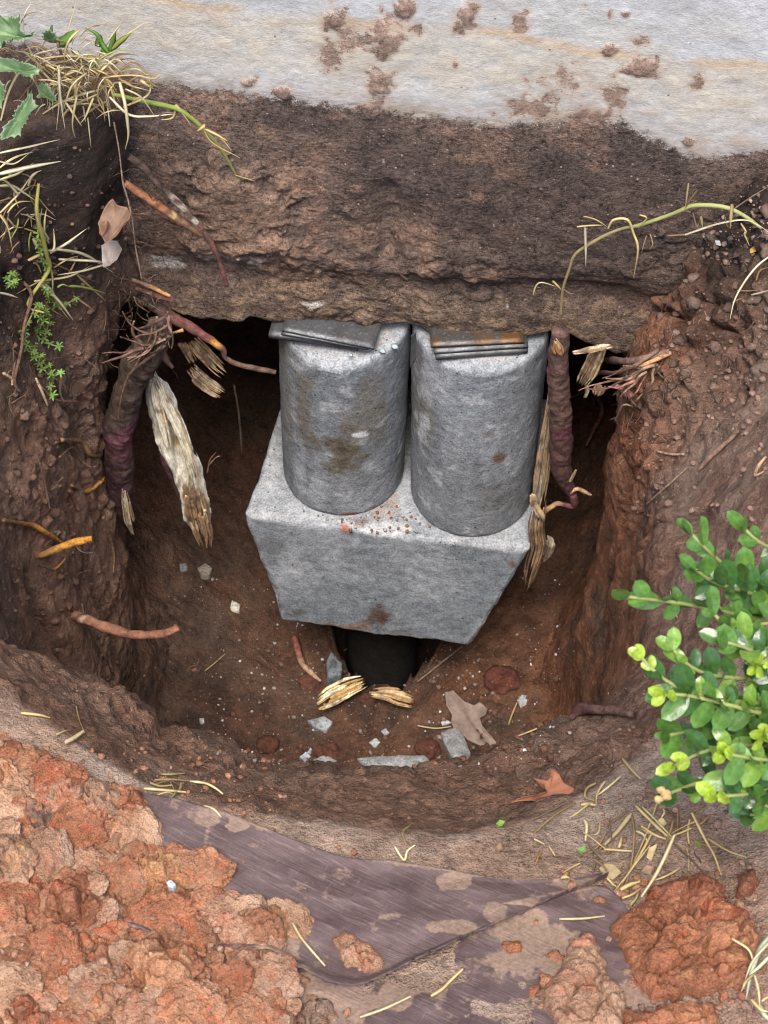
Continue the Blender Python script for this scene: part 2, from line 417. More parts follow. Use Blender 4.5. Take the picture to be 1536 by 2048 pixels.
blobs = [(665, 40, 26, 26, .9), (690, 85, 40, 34, .55), (665, 100, 30, 40, .55), (770, 90, 34, 44, .95), (760, 175, 30, 46, 1.0), (742, 232, 24, 26, 1.0), (810, 18, 20, 18, .9), (935, 30, 20, 30, .95), (920, 55, 18, 12, .6),
         (832, 62, 14, 16, .45), (1042, 50, 15, 20, .8), (910, 130, 9, 12, .6), (570, 185, 18, 16, .9), (492, 165, 16, 14, .9), (1222, 95, 20, 16, .85), (1280, 135, 34, 18, 1.0), (1275, 80, 22, 18, .4), (1310, 130, 10, 12, .6),
         (1250, 26, 10, 10, .85), (1220, 27, 6, 9, .7), (1170, 10, 8, 8, .6), (1235, 185, 28, 30, .65), (1130, 170, 60, 40, .28), (1060, 215, 60, 26, .55), (1180, 232, 50, 20, .6), (1400, 165, 20, 14, .35), (1395, 290, 20, 14, .5), (1378, 285, 10, 8, .9)]
dirt = np.zeros(len(q)); thick = np.zeros(len(q))
e1 = fbm(q, 55, 4, 111); e2 = fbm(q, 170, 3, 112)
for (bx, by, rx, ry, s) in blobs:
    cx_, cz_ = wallpt(bx, by); sx = rx/4300*2.1; sz = ry/4300*2.1/math.cos(math.radians(43))
    d = np.hypot((xg-cx_)/sx, (f-cz_)/sz) + .75*e1 + .45*e2
    a = np.clip(1.15-(np.hypot((xg-cx_)/sx, (f-cz_)/sz)+.95*e1+.5*e2)*.62, 0, 1)*(.45+.55*s); dirt = np.maximum(dirt, a)
    if s > .8: thick = np.maximum(thick, sst(d, 1.1, .3))
tan = np.zeros(len(q))
tanx = [(-.4, .07), (-.2, .05), (-.05, .03), (.1, .02), (.25, .01), (.4, .0)]
tz = np.interp(xg, [a for a, _ in tanx], [b for _, b in tanx])
wave = tz + .018*fbm(q*[1, 1, .4], 9, 3, 121)
tan = sst(wave-f, -.004, .012)*sst(f-zl, .0, .07)*(.55+.45*e1)
face_c = np.tile(np.array((.455, .452, .452)), (len(q), 1))
face_c *= (1 + .10*fbm(q, 14, 3, 131) + .06*e1)[:, None]
face_c = mix(face_c, (.49, .415, .31), np.clip(tan*1.2, 0, 1)*.85)
face_c = mix(face_c, (.44, .415, .37), sst(fbm(q*[1, 1, 2.2], 12, 3, 141), .05, .4)*.5)
edge_t = sst(wave-f, -.006, .002)*sst(wave-f, .016, .004)*sst(fbm(q, 18, 3, 151), -.2, .3)
face_c = mix(face_c, (.50, .33, .16), edge_t*.55)
olive = sst(zl-f, -.022, -.003)*sst(fbm(q, 16, 2, 152), -.1, .3)
face_c = mix(face_c, (.30, .25, .16), olive*.6)
haze_d = sst(zl-f, -.06, 0)*sst(e1, -.1, .5)*.5
face_c = mix(face_c, (.34, .23, .18), haze_d*sst(xg, -.02, .1))
s1 = fbm(q, 11, 4, 161); s2 = fbm(q, 40, 4, 162)
cake = mix(np.tile(np.array((.190, .134, .110)), (len(q), 1)), (.120, .088, .075), sst(s1, -.1, .35))
cake = mix(cake, (.31, .195, .14), sst(s2+.6*s1*-1, .05, .45)*.75)
cake = mix(cake, (.08, .058, .05), sst(xg, .02, .1)*sst(zl-f, .0, .03)*sst(zl-f, .19, .10)*.4)
clumpx, clumpz = wallpt(480, 420)
cl = sst(np.hypot((xg-clumpx)/.075, (f-clumpz)/.075)+.6*e1, 1.1, .6); cake = mix(cake, (.33, .215, .155), cl*.85)
low_b = sst(f-zb, .11, .0)
cake = mix(cake, (.27, .195, .14), low_b*sst(s2, -.25, .2)*.8)
cake = mix(cake, (.42, .30, .19), low_b*sst(fbm(q, 60, 3, 163), .22, .42)*.7)
for (bx, by, rx, ry) in [(330, 570-40, 45, 14), (440, 512, 70, 16), (500, 525, 28, 12), (625, 608, 30, 10), (640, 612, 22, 7), (1015, 605, 5, 4)]:
    cx_, cz_ = wallpt(bx, by)
    d = np.hypot((xg-cx_)/(rx/2000), (f-cz_)/(ry/1400)) + .8*e1 + .4*e2
    cake = mix(cake, (.66, .60, .54), sst(d, 1.2, .7)*.95)
col = face_c
rgh = .2+.8*sst(fbm(q, 9, 3, 177), -.05, .3)
cake = cake*np.array((.75, .735, .71))
lump = .006 + .012*np.clip(s1, -.6, 1) + .0065*s2*(.35+.65*rgh) + .0045*fbm(q, 120, 3, 171)*rgh
wk1, wk2, _ = worley(q, 42, 23)
lump += .004*(sst(wk2-wk1, 0, .5)-.5)*rgh
soil_amt = sst(zl-f, -.002, .030)
depth = soil_amt*(.002 + .35*below*lump + .65*lump*sst(zl-f, .02, .16)) + cl*.010*soil_amt
# ledge under which the footing steps back, and a smooth finger scar
zled = zb + .095 + .02*fbm(np.stack([xg*1.0, xg*0, xg*0], -1), 9, 3, 181)
lm = .12+.88*sst(fbm(np.stack([xg, xg*0, xg*0+5], -1), 7, 2, 183), -.2, .3)
depth += lm*.65*(.009*sst(f-zled, -.002, .014)*sst(f-zled, .09, .03) - .006*sst(zled-f, -.002, .01)*sst(zled-f, .05, .03))
depth += .016*sst(f-zb, .075, .02)
gxp, gzp = wallpt(775, 440); sc = np.exp(-((xg-gxp)/.014)**2)*sst(np.abs(f-gzp), .075, .045); depth -= .012*sc
cake = mix(cake, (.135, .098, .08), sc*.7)
depth += (1-soil_amt)*(.0010*e1 + .0004*e2 + .0030*thick*(1+.8*e2))
depth = depth*(1-.45*sst(f-zb, .14, .03)) - .010*sst(f-zb, .16, .0)
q[:, 1] = -depth
# the lower edge rolls under into the rough underside
nu_ = 46; und = []
zb0 = zbot; ylast = q.reshape(nzr, nx, 3)[-1, :, 1]
xu = xs
for k in range(1, nu_+1):
    t = k/nu_; yy = ylast + t*t*1.25; w = np.stack([xu, yy, zb0], -1)
    und.append(np.stack([xu, yy, zb0 - .012*math.sin(min(1, t*5)*math.pi/2) + .010*fbm(w, 24, 4, 191) - .004*0], -1))
und = np.array(und)
zn = .014*fbm(np.stack([xs, xs*0, xs*0], -1), 16, 4, 195) + .006*fbm(np.stack([xs, xs*0+3, xs*0], -1), 60, 3, 196)
Q = np.concatenate([q.reshape(nzr, nx, 3), und], 0)
wgt = sst(np.concatenate([vv, np.ones(nu_)]), .8, 1.0); Q[:, :, 2] += wgt[:, None]*zn[None, :]
cu = np.tile(np.array((.13, .10, .08)), (nu_*nx, 1))
Q2 = Q.reshape(-1, 3)

def stucco_mat():
    m, nt, b = new_mat('stucco'); N = NT(nt)
    co = N.mapping((1, 1, 1.12), (0, .2, 0))
    n1 = N.noise(230, 3, .65, co); n2 = N.noise(620, 2, .6, co); n3 = N.noise(30, 4, .65)
    v = N.math('ADD', N.ramp(n1, .3, .7, .88, 1.10), N.ramp(n2, .3, .7, -.10, .10)); v = N.math('ADD', v, N.ramp(n3, .3, .7, -.10, .10))
    cc = N.n('ShaderNodeCombineColor')
    for i in range(3): N.link(v, cc.inputs[i])
    c = N.mixc(1.0, N.attr('col'), cc.outputs[0], 'MULTIPLY')
    c = N.mixc(N.ramp(N.noise(24, 5, .7), .5, .72, 0, .42), c, (.47, .40, .31))
    sp = N.math('MULTIPLY', N.ramp(N.voro(75), .07, .12, 1, 0), N.ramp(N.noise(50, 2), .56, .62, 0, .8))
    c = N.mixc(sp, c, (.09, .08, .075))
    rag = N.math('ADD', N.math('MULTIPLY', N.math('SUBTRACT', N.noise(75, 6, .7), .5), .62), N.math('MULTIPLY', N.math('SUBTRACT', n2, .5), .30))
    soil = N.ramp(N.math('ADD', N.attr('soil', 'Fac'), rag), .46, .56)
    dust = N.ramp(N.math('ADD', N.attr('soil', 'Fac'), N.math('MULTIPLY', rag, 1.6)), .12, .55, 0, .55)
    dsm = N.ramp(N.math('ADD', N.attr('dirt', 'Fac'), N.math('MULTIPLY', rag, 2.0)), .50, .66, 0, .85)
    ds2 = N.ramp(N.math('ADD', N.attr('dirt', 'Fac'), N.math('MULTIPLY', rag, 2.0)), .2, .55, 0, .5)
    c = N.mixc(dust, c, (.36, .27, .20)); c = N.mixc(ds2, c, (.38, .26, .17))
    m1 = N.noise(240, 3, .72); m2 = N.noise(700, 1, .65); m3 = N.noise(60, 3, .68)
    w = N.math('ADD', N.ramp(m3, .3, .7, .62, 1.36), N.ramp(m1, .3, .7, -.40, .40)); w = N.math('ADD', w, N.ramp(m2, .33, .7, -.34, .34)); w = N.math('MAXIMUM', w, .12)
    c2 = N.n('ShaderNodeCombineColor')
    for i in range(3): N.link(w, c2.inputs[i])
    dcol = N.mixc(1.0, (.22, .14, .105), c2.outputs[0], 'MULTIPLY'); c = N.mixc(dsm, c, dcol)
    cs = N.mixc(1.0, N.attr('cake'), c2.outputs[0], 'MULTIPLY')
    pore = N.math('MULTIPLY', N.ramp(N.voro(300), .05, .25, 1, 0), N.ramp(N.noise(60, 3), .48, .6, 0, .7))
    cs = N.mixc(pore, cs, N.mixc(1.0, cs, (.32, .29, .27), 'MULTIPLY'))
    for sc_, th in ((150, .78), (420, .74)):
        vn = N.n('ShaderNodeTexVoronoi'); vn.inputs['Scale'].default_value = sc_; N.link(N.co, vn.inputs['Vector']); sep = N.n('ShaderNodeSeparateColor'); N.link(vn.outputs['Color'], sep.inputs[0])
        sp2 = N.math('MULTIPLY', N.ramp(vn.outputs['Distance'], .12, .22, 1, 0), N.ramp(sep.outputs[0], th, th+.08, 0, .75))
        cs = N.mixc(sp2, cs, N.mixc(sep.outputs[1], (.55, .42, .33), (.34, .19, .12)))
    N.link(N.mixc(soil, c, cs), b.inputs['Base Color'])
    h1 = N.math('ADD', N.math('MULTIPLY', n1, .5), N.math('MULTIPLY', n2, .35))
    h2 = N.math('ADD', N.math('MULTIPLY', m1, 2.4), N.math('ADD', N.math('MULTIPLY', m2, 1.0), N.math('MULTIPLY', N.voro(120), -.9)))
    mh = N.n('ShaderNodeMix', data_type='FLOAT'); N.link(N.ramp(N.attr('soil', 'Fac'), .42, .6), mh.inputs[0]); N.link(h1, mh.inputs[2]); N.link(h2, mh.inputs[3])
    N.link(N.bump(mh.outputs[0], .0016, 1.0), b.inputs['Normal'])
    b.inputs['Roughness'].default_value = .93; b.inputs['Specular IOR Level'].default_value = .2
    return m
M['stucco'] = stucco_mat()
house = thing('house_wall', (0, 0, -.42), 'white stucco house wall with a soil-caked concrete footing under it', 'wall')
soilv = np.concatenate([np.clip(.5+(np.tile(zline, nzr)-f)/.08, 0, 1), np.ones(nu_*nx)]); dirtv = np.concatenate([dirt, np.zeros(nu_*nx)])
place('footing_face', Q2, grid_faces(nx, nzr+nu_), M['stucco'], house, True, {'col': np.concatenate([col, cu]), 'cake': np.concatenate([cake, cu]), 'soil': soilv, 'dirt': dirtv})
def box_vf(x0, x1, y0, y1, z0, z1):
    V = np.array([(x, y, z) for z in (z0, z1) for y in (y0, y1) for x in (x0, x1)], float)
    return V, [(0, 2, 3, 1), (4, 5, 7, 6), (0, 1, 5, 4), (2, 6, 7, 3), (0, 4, 6, 2), (1, 3, 7, 5)]
V, Fc = box_vf(-5, 5, .004, .30, ztop-.01, 2.7)
place('upper_wall', V, Fc, M['stucco'], house, False, {'col': np.tile((.455, .452, .452), (8, 1)), 'soil': np.zeros(8)})
V, Fc = box_vf(-5, 5, .06, 1.3, -.385, ztop-.02)
place('footing', V, Fc, M['pile'], house, False)
for a, b in ((-5, -.619), (.619, 5)):
    V, Fc = box_vf(a, b, .002, .06, -.41, ztop-.012)
    place('footing_side', V, Fc, M['stucco'], house, False, {'col': np.tile((.455, .452, .452), (8, 1)), 'soil': np.zeros(8)})
# ------------------------------------------------------------------ pier: block, two cylinders, shims, pile
def lathe_cyl(c0, c1, r0, r1, seed, nth=220, nz=170, chip=None, ovr=.004):
    """upright cylinder from c0 (bottom centre) to c1 (top centre) with a worn rim and capped ends"""
    c0, c1 = np.array(c0), np.array(c1); rows = []
    prof = [(0, 0.), (0, .3), (0, .6), (0, .85), (0, .97)]
    for a, b in prof: rows.append((0, b))
    for k in range(nz): rows.append((k/(nz-1), 1))
    for b in (.99, .97, .94, .88, .8, .7, .55, .4, .25, .12, 0.): rows.append((1, b))
    V = []; th = np.linspace(0, 2*math.pi, nth, endpoint=False)
    for t, b in rows:
        cc = c0*(1-t) + c1*t; r = (r0*(1-t)+r1*t)*b
        e = 1.0 - ovr*math.exp(-t/.01)/.076*b - ovr*math.exp(-(1-t)/.01)/.076*b
        V.append(np.stack([cc[0]+r*e*np.cos(th), cc[1]+r*e*np.sin(th), np.full(nth, cc[2])], -1))
    V = np.concatenate(V); n = fbm(V, 30, 4, seed)*.0009 + fbm(V, 9, 2, seed+3)*.0010 + fbm(V, 160, 2, seed+5)*.0004
    ax = np.stack([V[:, 0]-c0[0], V[:, 1]-c0[1], np.zeros(len(V))], -1); L = np.linalg.norm(ax, axis=1, keepdims=True)+1e-9
    side = np.repeat(np.array([1. if b == 1 else 0. for t, b in rows]), nth)
    V = V + ax/L*(n*side)[:, None]; V[:, 2] += (1-side)*n*2.2
    tt = np.repeat([t for t, b in rows], nth); bb = np.repeat([b for t, b in rows], nth)
    if chip is not None: V = chip(V, tt, bb, np.tile(th, len(rows)))
    return V, grid_faces(nth, len(rows), True), tt, bb, np.tile(th, len(rows))

def spots(V, lst, col):
    for (px, py, rx, ry, cc, s, dd) in lst:
        P0 = on(px, py, **dd); sc = np.linalg.norm(P0-CAM)/FPX
        rel = V-P0; du = rel@rt/(rx*sc); dv = rel@up/(ry*sc); near_ = sst(np.abs(rel@fw), .12, .06)
        d = np.hypot(du, dv) + .8*fbm(V, 60, 4, 301) + .3*fbm(V, 200, 2, 302)
        col = mix(col, cc, sst(d, 1.2, .5)*s*near_)
    return col

GREY = np.array((.198, .214, .236))
ZT, ZB_, ZBLK = -.447, -.752, -.945
def cyl_colors(V, tt, bb, seed, extra):
    a = fbm(V*[1, 1, .45], 16, 4, seed); b2 = fbm(V, 45, 4, seed+1)
    col = np.tile(GREY, (len(V), 1))
    col = mix(col, (.165, .152, .122), sst(a, .0, .4)*.65)
    col = mix(col, (.31, .33, .355), sst(-a, .12, .45)*.4)
    col = mix(col, (.46, .47, .49), sst(b2, .25, .5)*.5)
    col = mix(col, (.33, .35, .37), sst(tt, .955, 1.0)*sst(b2+bb*0, -.5, .3)*.9*(bb > .5))
    col = mix(col, (.30, .29, .28), (bb < .9)*(tt > .5)*.7*sst(b2, -.2, .3))
    return spots(V, extra, col)
# left cylinder
cl0 = np.array([on(676, 1035, z=ZB_)[0], on(676, 1035, z=ZB_)[1]+.0775, ZB_])
p = on(677, 724, z=ZT); cl1 = np.array([p[0], p[1]+.079, ZT])
def chipL(V, t, b, th):
    # broken front of the top rim
    dx = V[:, 0]-(cl1[0]-.012); m = np.exp(-(dx/.038)**2)*(V[:, 1] < cl1[1]-.02)
    cut = .016*m*sst(np.hypot(V[:, 0]-cl1[0], V[:, 1]-cl1[1]), .048, .074)*sst(t, .90, .99)
    V[:, 2] -= cut*(1+.5*fbm(V, 120, 3, 401)); return V
V, Fc, tt, bb, _ = lathe_cyl(cl0, cl1, .0775, .079, 500, chip=chipL)
YC = float(cl1[1])-.07
cL = cyl_colors(V, tt, bb, 510, [(690, 905, 55, 45, (.115, .09, .055), .85, dict(Y=YC)), (610, 830, 22, 70, (.15, .125, .085), .6, dict(Y=YC)), (720, 870, 18, 7, (.62, .63, .65), .95, dict(Y=YC)), (640, 720, 70, 18, (.40, .415, .43), .7, dict(Y=YC)),
     (575, 800, 14, 100, (.2, .18, .14), .5, dict(Y=YC+.03)), (700, 1030, 24, 7, (.22, .07, .035), .9, dict(Y=YC)), (635, 980, 20, 40, (.42, .45, .49), .5, dict(Y=YC)), (600, 940, 14, 60, (.42, .45, .5), .5, dict(Y=YC)), (760, 960, 30, 50, (.30, .32, .35), .5, dict(Y=YC))])
o = place('concrete_cylinder', V, Fc, M['concrete'], None, True, {'col': cL})
tag(o, 'left concrete cylinder with a brown stain, standing on the block below the tilted shims', 'concrete cylinder', 'concrete pier cylinders')
# right cylinder
p = on(936, 1076, z=ZB_); cr0 = np.array([p[0], p[1]+.0765, ZB_])
p = on(957, 740, z=ZT+.006); cr1 = np.array([p[0], p[1]+.081, ZT+.006])
def chipR(V, t, b, th):
    m = np.exp(-((V[:, 0]-(cr1[0]-.005))/.05)**2)*(V[:, 1] < cr1[1]-.02)
    V[:, 2] -= .005*m*sst(np.hypot(V[:, 0]-cr1[0], V[:, 1]-cr1[1]), .058, .077)*sst(t, .95, .99)*(1+.6*fbm(V, 140, 3, 402)); return V
V, Fc, tt, bb, _ = lathe_cyl(cr0, cr1, .0775, .0808, 600, chip=chipR)
YC = float(cr1[1])-.07
cR = cyl_colors(V, tt, bb, 620, [(995, 918, 13, 11, (.15, .09, .055), .9, dict(Y=YC)), (975, 870, 14, 6, (.14, .11, .09), .6, dict(Y=YC)), (870, 760, 40, 60, (.37, .385, .41), .6, dict(Y=YC)), (1000, 1000, 60, 30, (.15, .15, .14), .5, dict(Y=YC)), (850, 850, 12, 30, (.45, .47, .5), .6, dict(Y=YC))])
o = place('concrete_cylinder', V, Fc, M['concrete'], None, True, {'col': cR})
tag(o, 'right concrete cylinder, plain grey with small pits, standing under the level shims', 'concrete cylinder', 'concrete pier cylinders')

# tapered cap block: dense faces with worn arrises
def block():
    tf = [on(487, 1028, z=ZB_), on(1063, 1100, z=ZB_)]
    bf = [on(560, 1243, z=ZBLK), on(940, 1296, z=ZBLK)]
    d = np.array([.035, .235, 0])/np.hypot(.035, .235); dep = .25
    A = np.array([tf[0], tf[1], tf[1]+d*dep, tf[0]+d*dep]); B = np.array([bf[0], bf[1], bf[1]+d*(dep*.98), bf[0]+d*(dep*.98)])
    A[:, 2] = ZB_; B[:, 2] = ZBLK
    faces = [(A[0], A[1], A[2], A[3]), (B[0], B[1], A[1], A[0]), (B[3], B[0], A[0], A[3]), (B[1], B[2], A[2], A[1]), (B[2], B[3], A[3], A[2]), (B[3], B[2], B[1], B[0])]
    return faces
bf = block(); n = 96; Vs, Fs, off = [], [], 0
cen = np.mean([p for f_ in bf for p in f_], 0)
s = np.linspace(0, 1, n); S_, T_ = np.meshgrid(s, s)
for (a, b, c_, d_) in bf:
    g = (a*((1-S_)*(1-T_))[..., None] + b*(S_*(1-T_))[..., None] + c_*(S_*T_)[..., None] + d_*((1-S_)*T_)[..., None]).reshape(-1, 3)
    Vs.append(g); Fs.append(grid_faces(n, n)+off); off += n*n
Vb = np.concatenate(Vs); Fb = np.concatenate(Fs)
# merge seams by rounding towards the centre near edges: displacement only depends on position, so seams stay closed
edges = []
for f_ in bf[:1] + bf[-1:]:
    for i in range(4): edges.append((f_[i], f_[(i+1) % 4]))
for i in range(4): edges.append((bf[0][i], [bf[5][3], bf[5][2], bf[5][1], bf[5][0]][(i) % 4] if False else None))
topc = list(bf[0]); botc = [bf[1][0], bf[1][1], bf[3][1], bf[2][0]]
edges = [e for e in edges if e[1] is not None] + list(zip(topc, botc))
dm = np.full(len(Vb), 1.0)
for a, b in edges:
    ab = b-a; t = np.clip(((Vb-a)@ab)/(ab@ab), 0, 1); dm = np.minimum(dm, np.linalg.norm(Vb-(a+ab*t[:, None]), axis=1))
rn = fbm(Vb, 55, 4, 700); rn2 = fbm(Vb, 18, 3, 703)
rad = .010+.009*rn2
w = np.clip(1-dm/np.maximum(rad, .003), 0, 1)**2*np.maximum(rad, .002)*.55
dirc = cen-Vb; dirc /= np.linalg.norm(dirc, axis=1, keepdims=True)
Vb = Vb + dirc*(w + .0016*rn + .0012*rn2 + .0008*fbm(Vb, 180, 2, 704))[:, None]
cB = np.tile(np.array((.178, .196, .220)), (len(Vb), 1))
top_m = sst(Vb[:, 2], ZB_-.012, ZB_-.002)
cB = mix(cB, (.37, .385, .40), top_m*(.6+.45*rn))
cB = mix(cB, (.30, .315, .335), (1-top_m)*sst(rn2, .05, .5)*.5)
cB = mix(cB, (.12, .105, .085), top_m*sst(Vb[:, 1], .02, .12)*sst(rn+rn2*.5, -.3, .3)*.75)
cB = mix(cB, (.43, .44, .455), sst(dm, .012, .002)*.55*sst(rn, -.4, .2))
cB = spots(Vb, [(762, 1236, 28, 22, (.085, .05, .035), .95, dict(Y=-.08)), (690, 1252, 50, 9, (.2, .12, .08), .8, dict(Y=-.07)), (600, 1222, 25, 10, (.08, .075, .07), .7, dict(Y=-.07)), (580, 1140, 40, 30, (.36, .38, .4), .5, dict(Y=-.06)), (530, 1090, 40, 20, (.09, .09, .09), .5, dict(Y=-.06)),
     (690, 1057, 9, 9, (.28, .1, .06), .9, dict(z=ZB_)), (720, 1045, 14, 8, (.16, .1, .07), .7, dict(z=ZB_)), (760, 1005, 30, 30, (.25, .18, .13), .5, dict(z=ZB_)), (775, 1060, 40, 14, (.5, .51, .52), .6, dict(z=ZB_)), (1025, 1130, 8, 8, (.16, .08, .05), .8, dict(Y=-.08)), (800, 1265, 30, 12, (.09, .08, .07), .6, dict(Y=-.08))], cB)
o = place('concrete_block', Vb, Fb, M['concrete'], None, True, {'col': cB})
tag(o, 'grey tapered concrete block carrying both cylinders', 'concrete block')
# pile below
pc = on(760, 1330, Y=-.02)
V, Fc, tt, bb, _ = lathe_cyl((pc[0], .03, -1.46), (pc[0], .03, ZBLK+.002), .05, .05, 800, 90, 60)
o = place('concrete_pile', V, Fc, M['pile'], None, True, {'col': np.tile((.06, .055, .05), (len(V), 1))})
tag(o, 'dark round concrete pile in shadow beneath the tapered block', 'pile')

# shims
def steel_mat(name, col, rust):
    m, nt, b = new_mat(name); N = NT(nt)
    n1 = N.noise(45, 5, .65); n2 = N.noise(260, 4, .6)
    c = N.mixc(N.ramp(n1, .42, .62, 0, .8), col, tuple(x*.5 for x in col))
    c = N.mixc(N.ramp(n2, .55, .7, 0, .6), c, tuple(min(1, x*2.2) for x in col))
    c = N.mixc(N.math('MULTIPLY', N.ramp(N.noise(30, 5, .7), .48, .6, 0, 1), rust), c, (.16, .075, .02))
    N.link(c, b.inputs['Base Color']); b.inputs['Metallic'].default_value = .55
    N.link(N.ramp(n1, .3, .7, .38, .7), b.inputs['Roughness'])
    N.link(N.bump(n2, .0006), b.inputs['Normal']); return m
M['steel'] = steel_mat('shim_steel', (.12, .125, .13), .1); M['steel_rust'] = steel_mat('shim_steel_rusty', (.10, .09, .085), .9)
def slab(name, corners, th, mat, bend=0, seed=0):
    """thin plate from four top corners (front-left, front-right, back-right, back-left)"""
    a, b, c_, d_ = [np.array(x) for x in corners]; n = 14; s = np.linspace(0, 1, n); S, Tt = np.meshgrid(s, s)
    g = (a*((1-S)*(1-Tt))[..., None] + b*(S*(1-Tt))[..., None] + c_*(S*Tt)[..., None] + d_*((1-S)*Tt)[..., None]).reshape(-1, 3)
    g[:, 2] += .0010*fbm(g, 40, 2, seed)
    lo = g.copy(); lo[:, 2] -= th; V = np.concatenate([g, lo]); Ft = grid_faces(n, n); Fl = Ft[:, ::-1]+n*n
    rimi = list(range(n)) + [k*n+n-1 for k in range(1, n)] + [n*n-1-k for k in range(1, n)] + [(n-1-k)*n for k in range(1, n-1)]
    side = [(rimi[i]+n*n, rimi[(i+1) % len(rimi)]+n*n, rimi[(i+1) % len(rimi)], rimi[i]) for i in range(len(rimi))]
    o = place(name, V, np.concatenate([Ft, Fl, np.array(side)]), mat, None, False); return o
def shim(fl, fr, z0, z1, dep, th, mat, label, yaw=0, seed=0):
    a = on(*fl, z=z0); b = on(*fr, z=z1); d = np.array([-(b-a)[1], (b-a)[0], 0]); d /= np.linalg.norm(d)
    o = slab('steel_shim', (a, b, b+d*dep, a+d*dep), th, mat, seed=seed); tag(o, label, 'shim', 'steel shims under the footing'); return o
shim((537, 668), (716, 694), -.433, -.436, .11, .007, M['steel'], 'lowest steel shim on the left cylinder, its left end sticking out', seed=1)
shim((562, 667), (735, 697), -.4275, -.431, .10, .003, M['steel'], 'thin middle steel shim on the left cylinder', seed=2)
shim((563, 660), (748, 696), -.4235, -.427, .10, .0032, M['steel'], 'slanting top steel shim on the left cylinder', seed=3)
shim((872, 714), (1056, 700), -.432, -.432, .10, .006, M['steel'], 'bottom steel shim on the right cylinder with pale scratches', seed=4)
shim((868, 704), (1057, 692), -.4265, -.4265, .10, .004, M['steel'], 'second steel shim from the bottom on the right cylinder', seed=5)
shim((862, 692), (1049, 683), -.4215, -.4215, .10, .004, M['steel_rust'], 'rusty brown top steel shim on the right cylinder', seed=6)
# ------------------------------------------------------------------ small-thing helpers
ONES = ['', 'first', 'second', 'third', 'fourth', 'fifth', 'sixth', 'seventh', 'eighth', 'ninth', 'tenth', 'eleventh', 'twelfth', 'thirteenth', 'fourteenth', 'fifteenth', 'sixteenth', 'seventeenth', 'eighteenth', 'nineteenth']
TENS = {2: 'twent', 3: 'thirt', 4: 'fort', 5: 'fift', 6: 'sixt', 7: 'sevent'}
def ordinal(n): return ONES[n] if n < 20 else TENS[n//10]+('ieth' if n % 10 == 0 else 'y-'+ONES[n % 10])

def W3(pts, **kw):
    out = []
    key = list(kw)[0]
    for p in pts:
        v = p[2] if len(p) > 2 else kw[key]
        out.append(hit(p[0], p[1], v)[0] if key == 'hit' else on(p[0], p[1], **{key: v}))
    return np.array(out)

def spline(P, n):
    P = np.asarray(P, float)
    if len(P) == 2: return P[0] + (P[1]-P[0])*np.linspace(0, 1, n)[:, None]
    Q = np.vstack([2*P[0]-P[1], P, 2*P[-1]-P[-2]]); L = np.concatenate([[0], np.cumsum(np.linalg.norm(np.diff(P, axis=0), axis=1))])
    out = []
    for s in np.linspace(0, L[-1], n):
        i = min(max(np.searchsorted(L, s, 'right')-1, 0), len(P)-2); t = (s-L[i])/(L[i+1]-L[i]+1e-12)
        a, b, c_, d = Q[i], Q[i+1], Q[i+2], Q[i+3]
        out.append(.5*((2*b) + (c_-a)*t + (2*a-5*b+4*c_-d)*t*t + (3*b-a-3*c_+d)*t**3))
    return np.array(out)

def pxm(p): return ((np.asarray(p)-CAM)@fw)/FPX        # metres per photograph pixel at a point

def frames(C):
    Tn = np.gradient(C, axis=0); Tn /= np.linalg.norm(Tn, axis=1, keepdims=True)+1e-12
    a = np.cross(Tn, -fw); a /= np.linalg.norm(a, axis=1, keepdims=True)+1e-9
    return Tn, a, np.cross(a, Tn)     # tangent, side, towards the viewer-ish

def tube(C, r, seg=12, namp=.1, nscale=60, seed=0, flat=1.0, rough_end=0.0):
    """swept tube along C; r per point (m); closed ends"""
    C = np.asarray(C); n = len(C); r = np.broadcast_to(r, (n,)).astype(float); Tn, A, B = frames(C)
    th = np.linspace(0, 2*math.pi, seg, endpoint=False)
    V = (C[:, None] + r[:, None, None]*(np.cos(th)[None, :, None]*A[:, None] + flat*np.sin(th)[None, :, None]*B[:, None])).reshape(-1, 3)
    if namp:
        k = fbm(V, nscale, 2, seed)*namp + fbm(V, nscale*4.5, 3, seed+2)*min(namp, .2)*.6; cc = np.repeat(C, seg, 0); V = cc + (V-cc)*(1+k)[:, None]
    if rough_end:
        e = hsh(np.arange(seg), np.arange(seg)*3, np.full(seg, seed), 5)-.5
        V[-seg:] += Tn[-1]*(e*rough_end)[:, None]
    F_ = grid_faces(seg, n, True).tolist()
    V = np.vstack([V, C[0], C[-1]]); i0, i1 = len(V)-2, len(V)-1
    for k in range(seg):
        F_.append((k, i0, (k+1) % seg)); F_.append((n*seg-seg+k, n*seg-seg+(k+1) % seg, i1))
    t = np.concatenate([np.repeat(np.linspace(0, 1, n), seg), [0, 1]])
    return V, F_, t

def merge(lst):
    V, F_, A, o = [], [], [], 0
    for v, f_, a in lst: V.append(v); F_ += [tuple(i+o for i in q) for q in f_]; A.append(a); o += len(v)
    return np.concatenate(V), F_, np.concatenate(A)

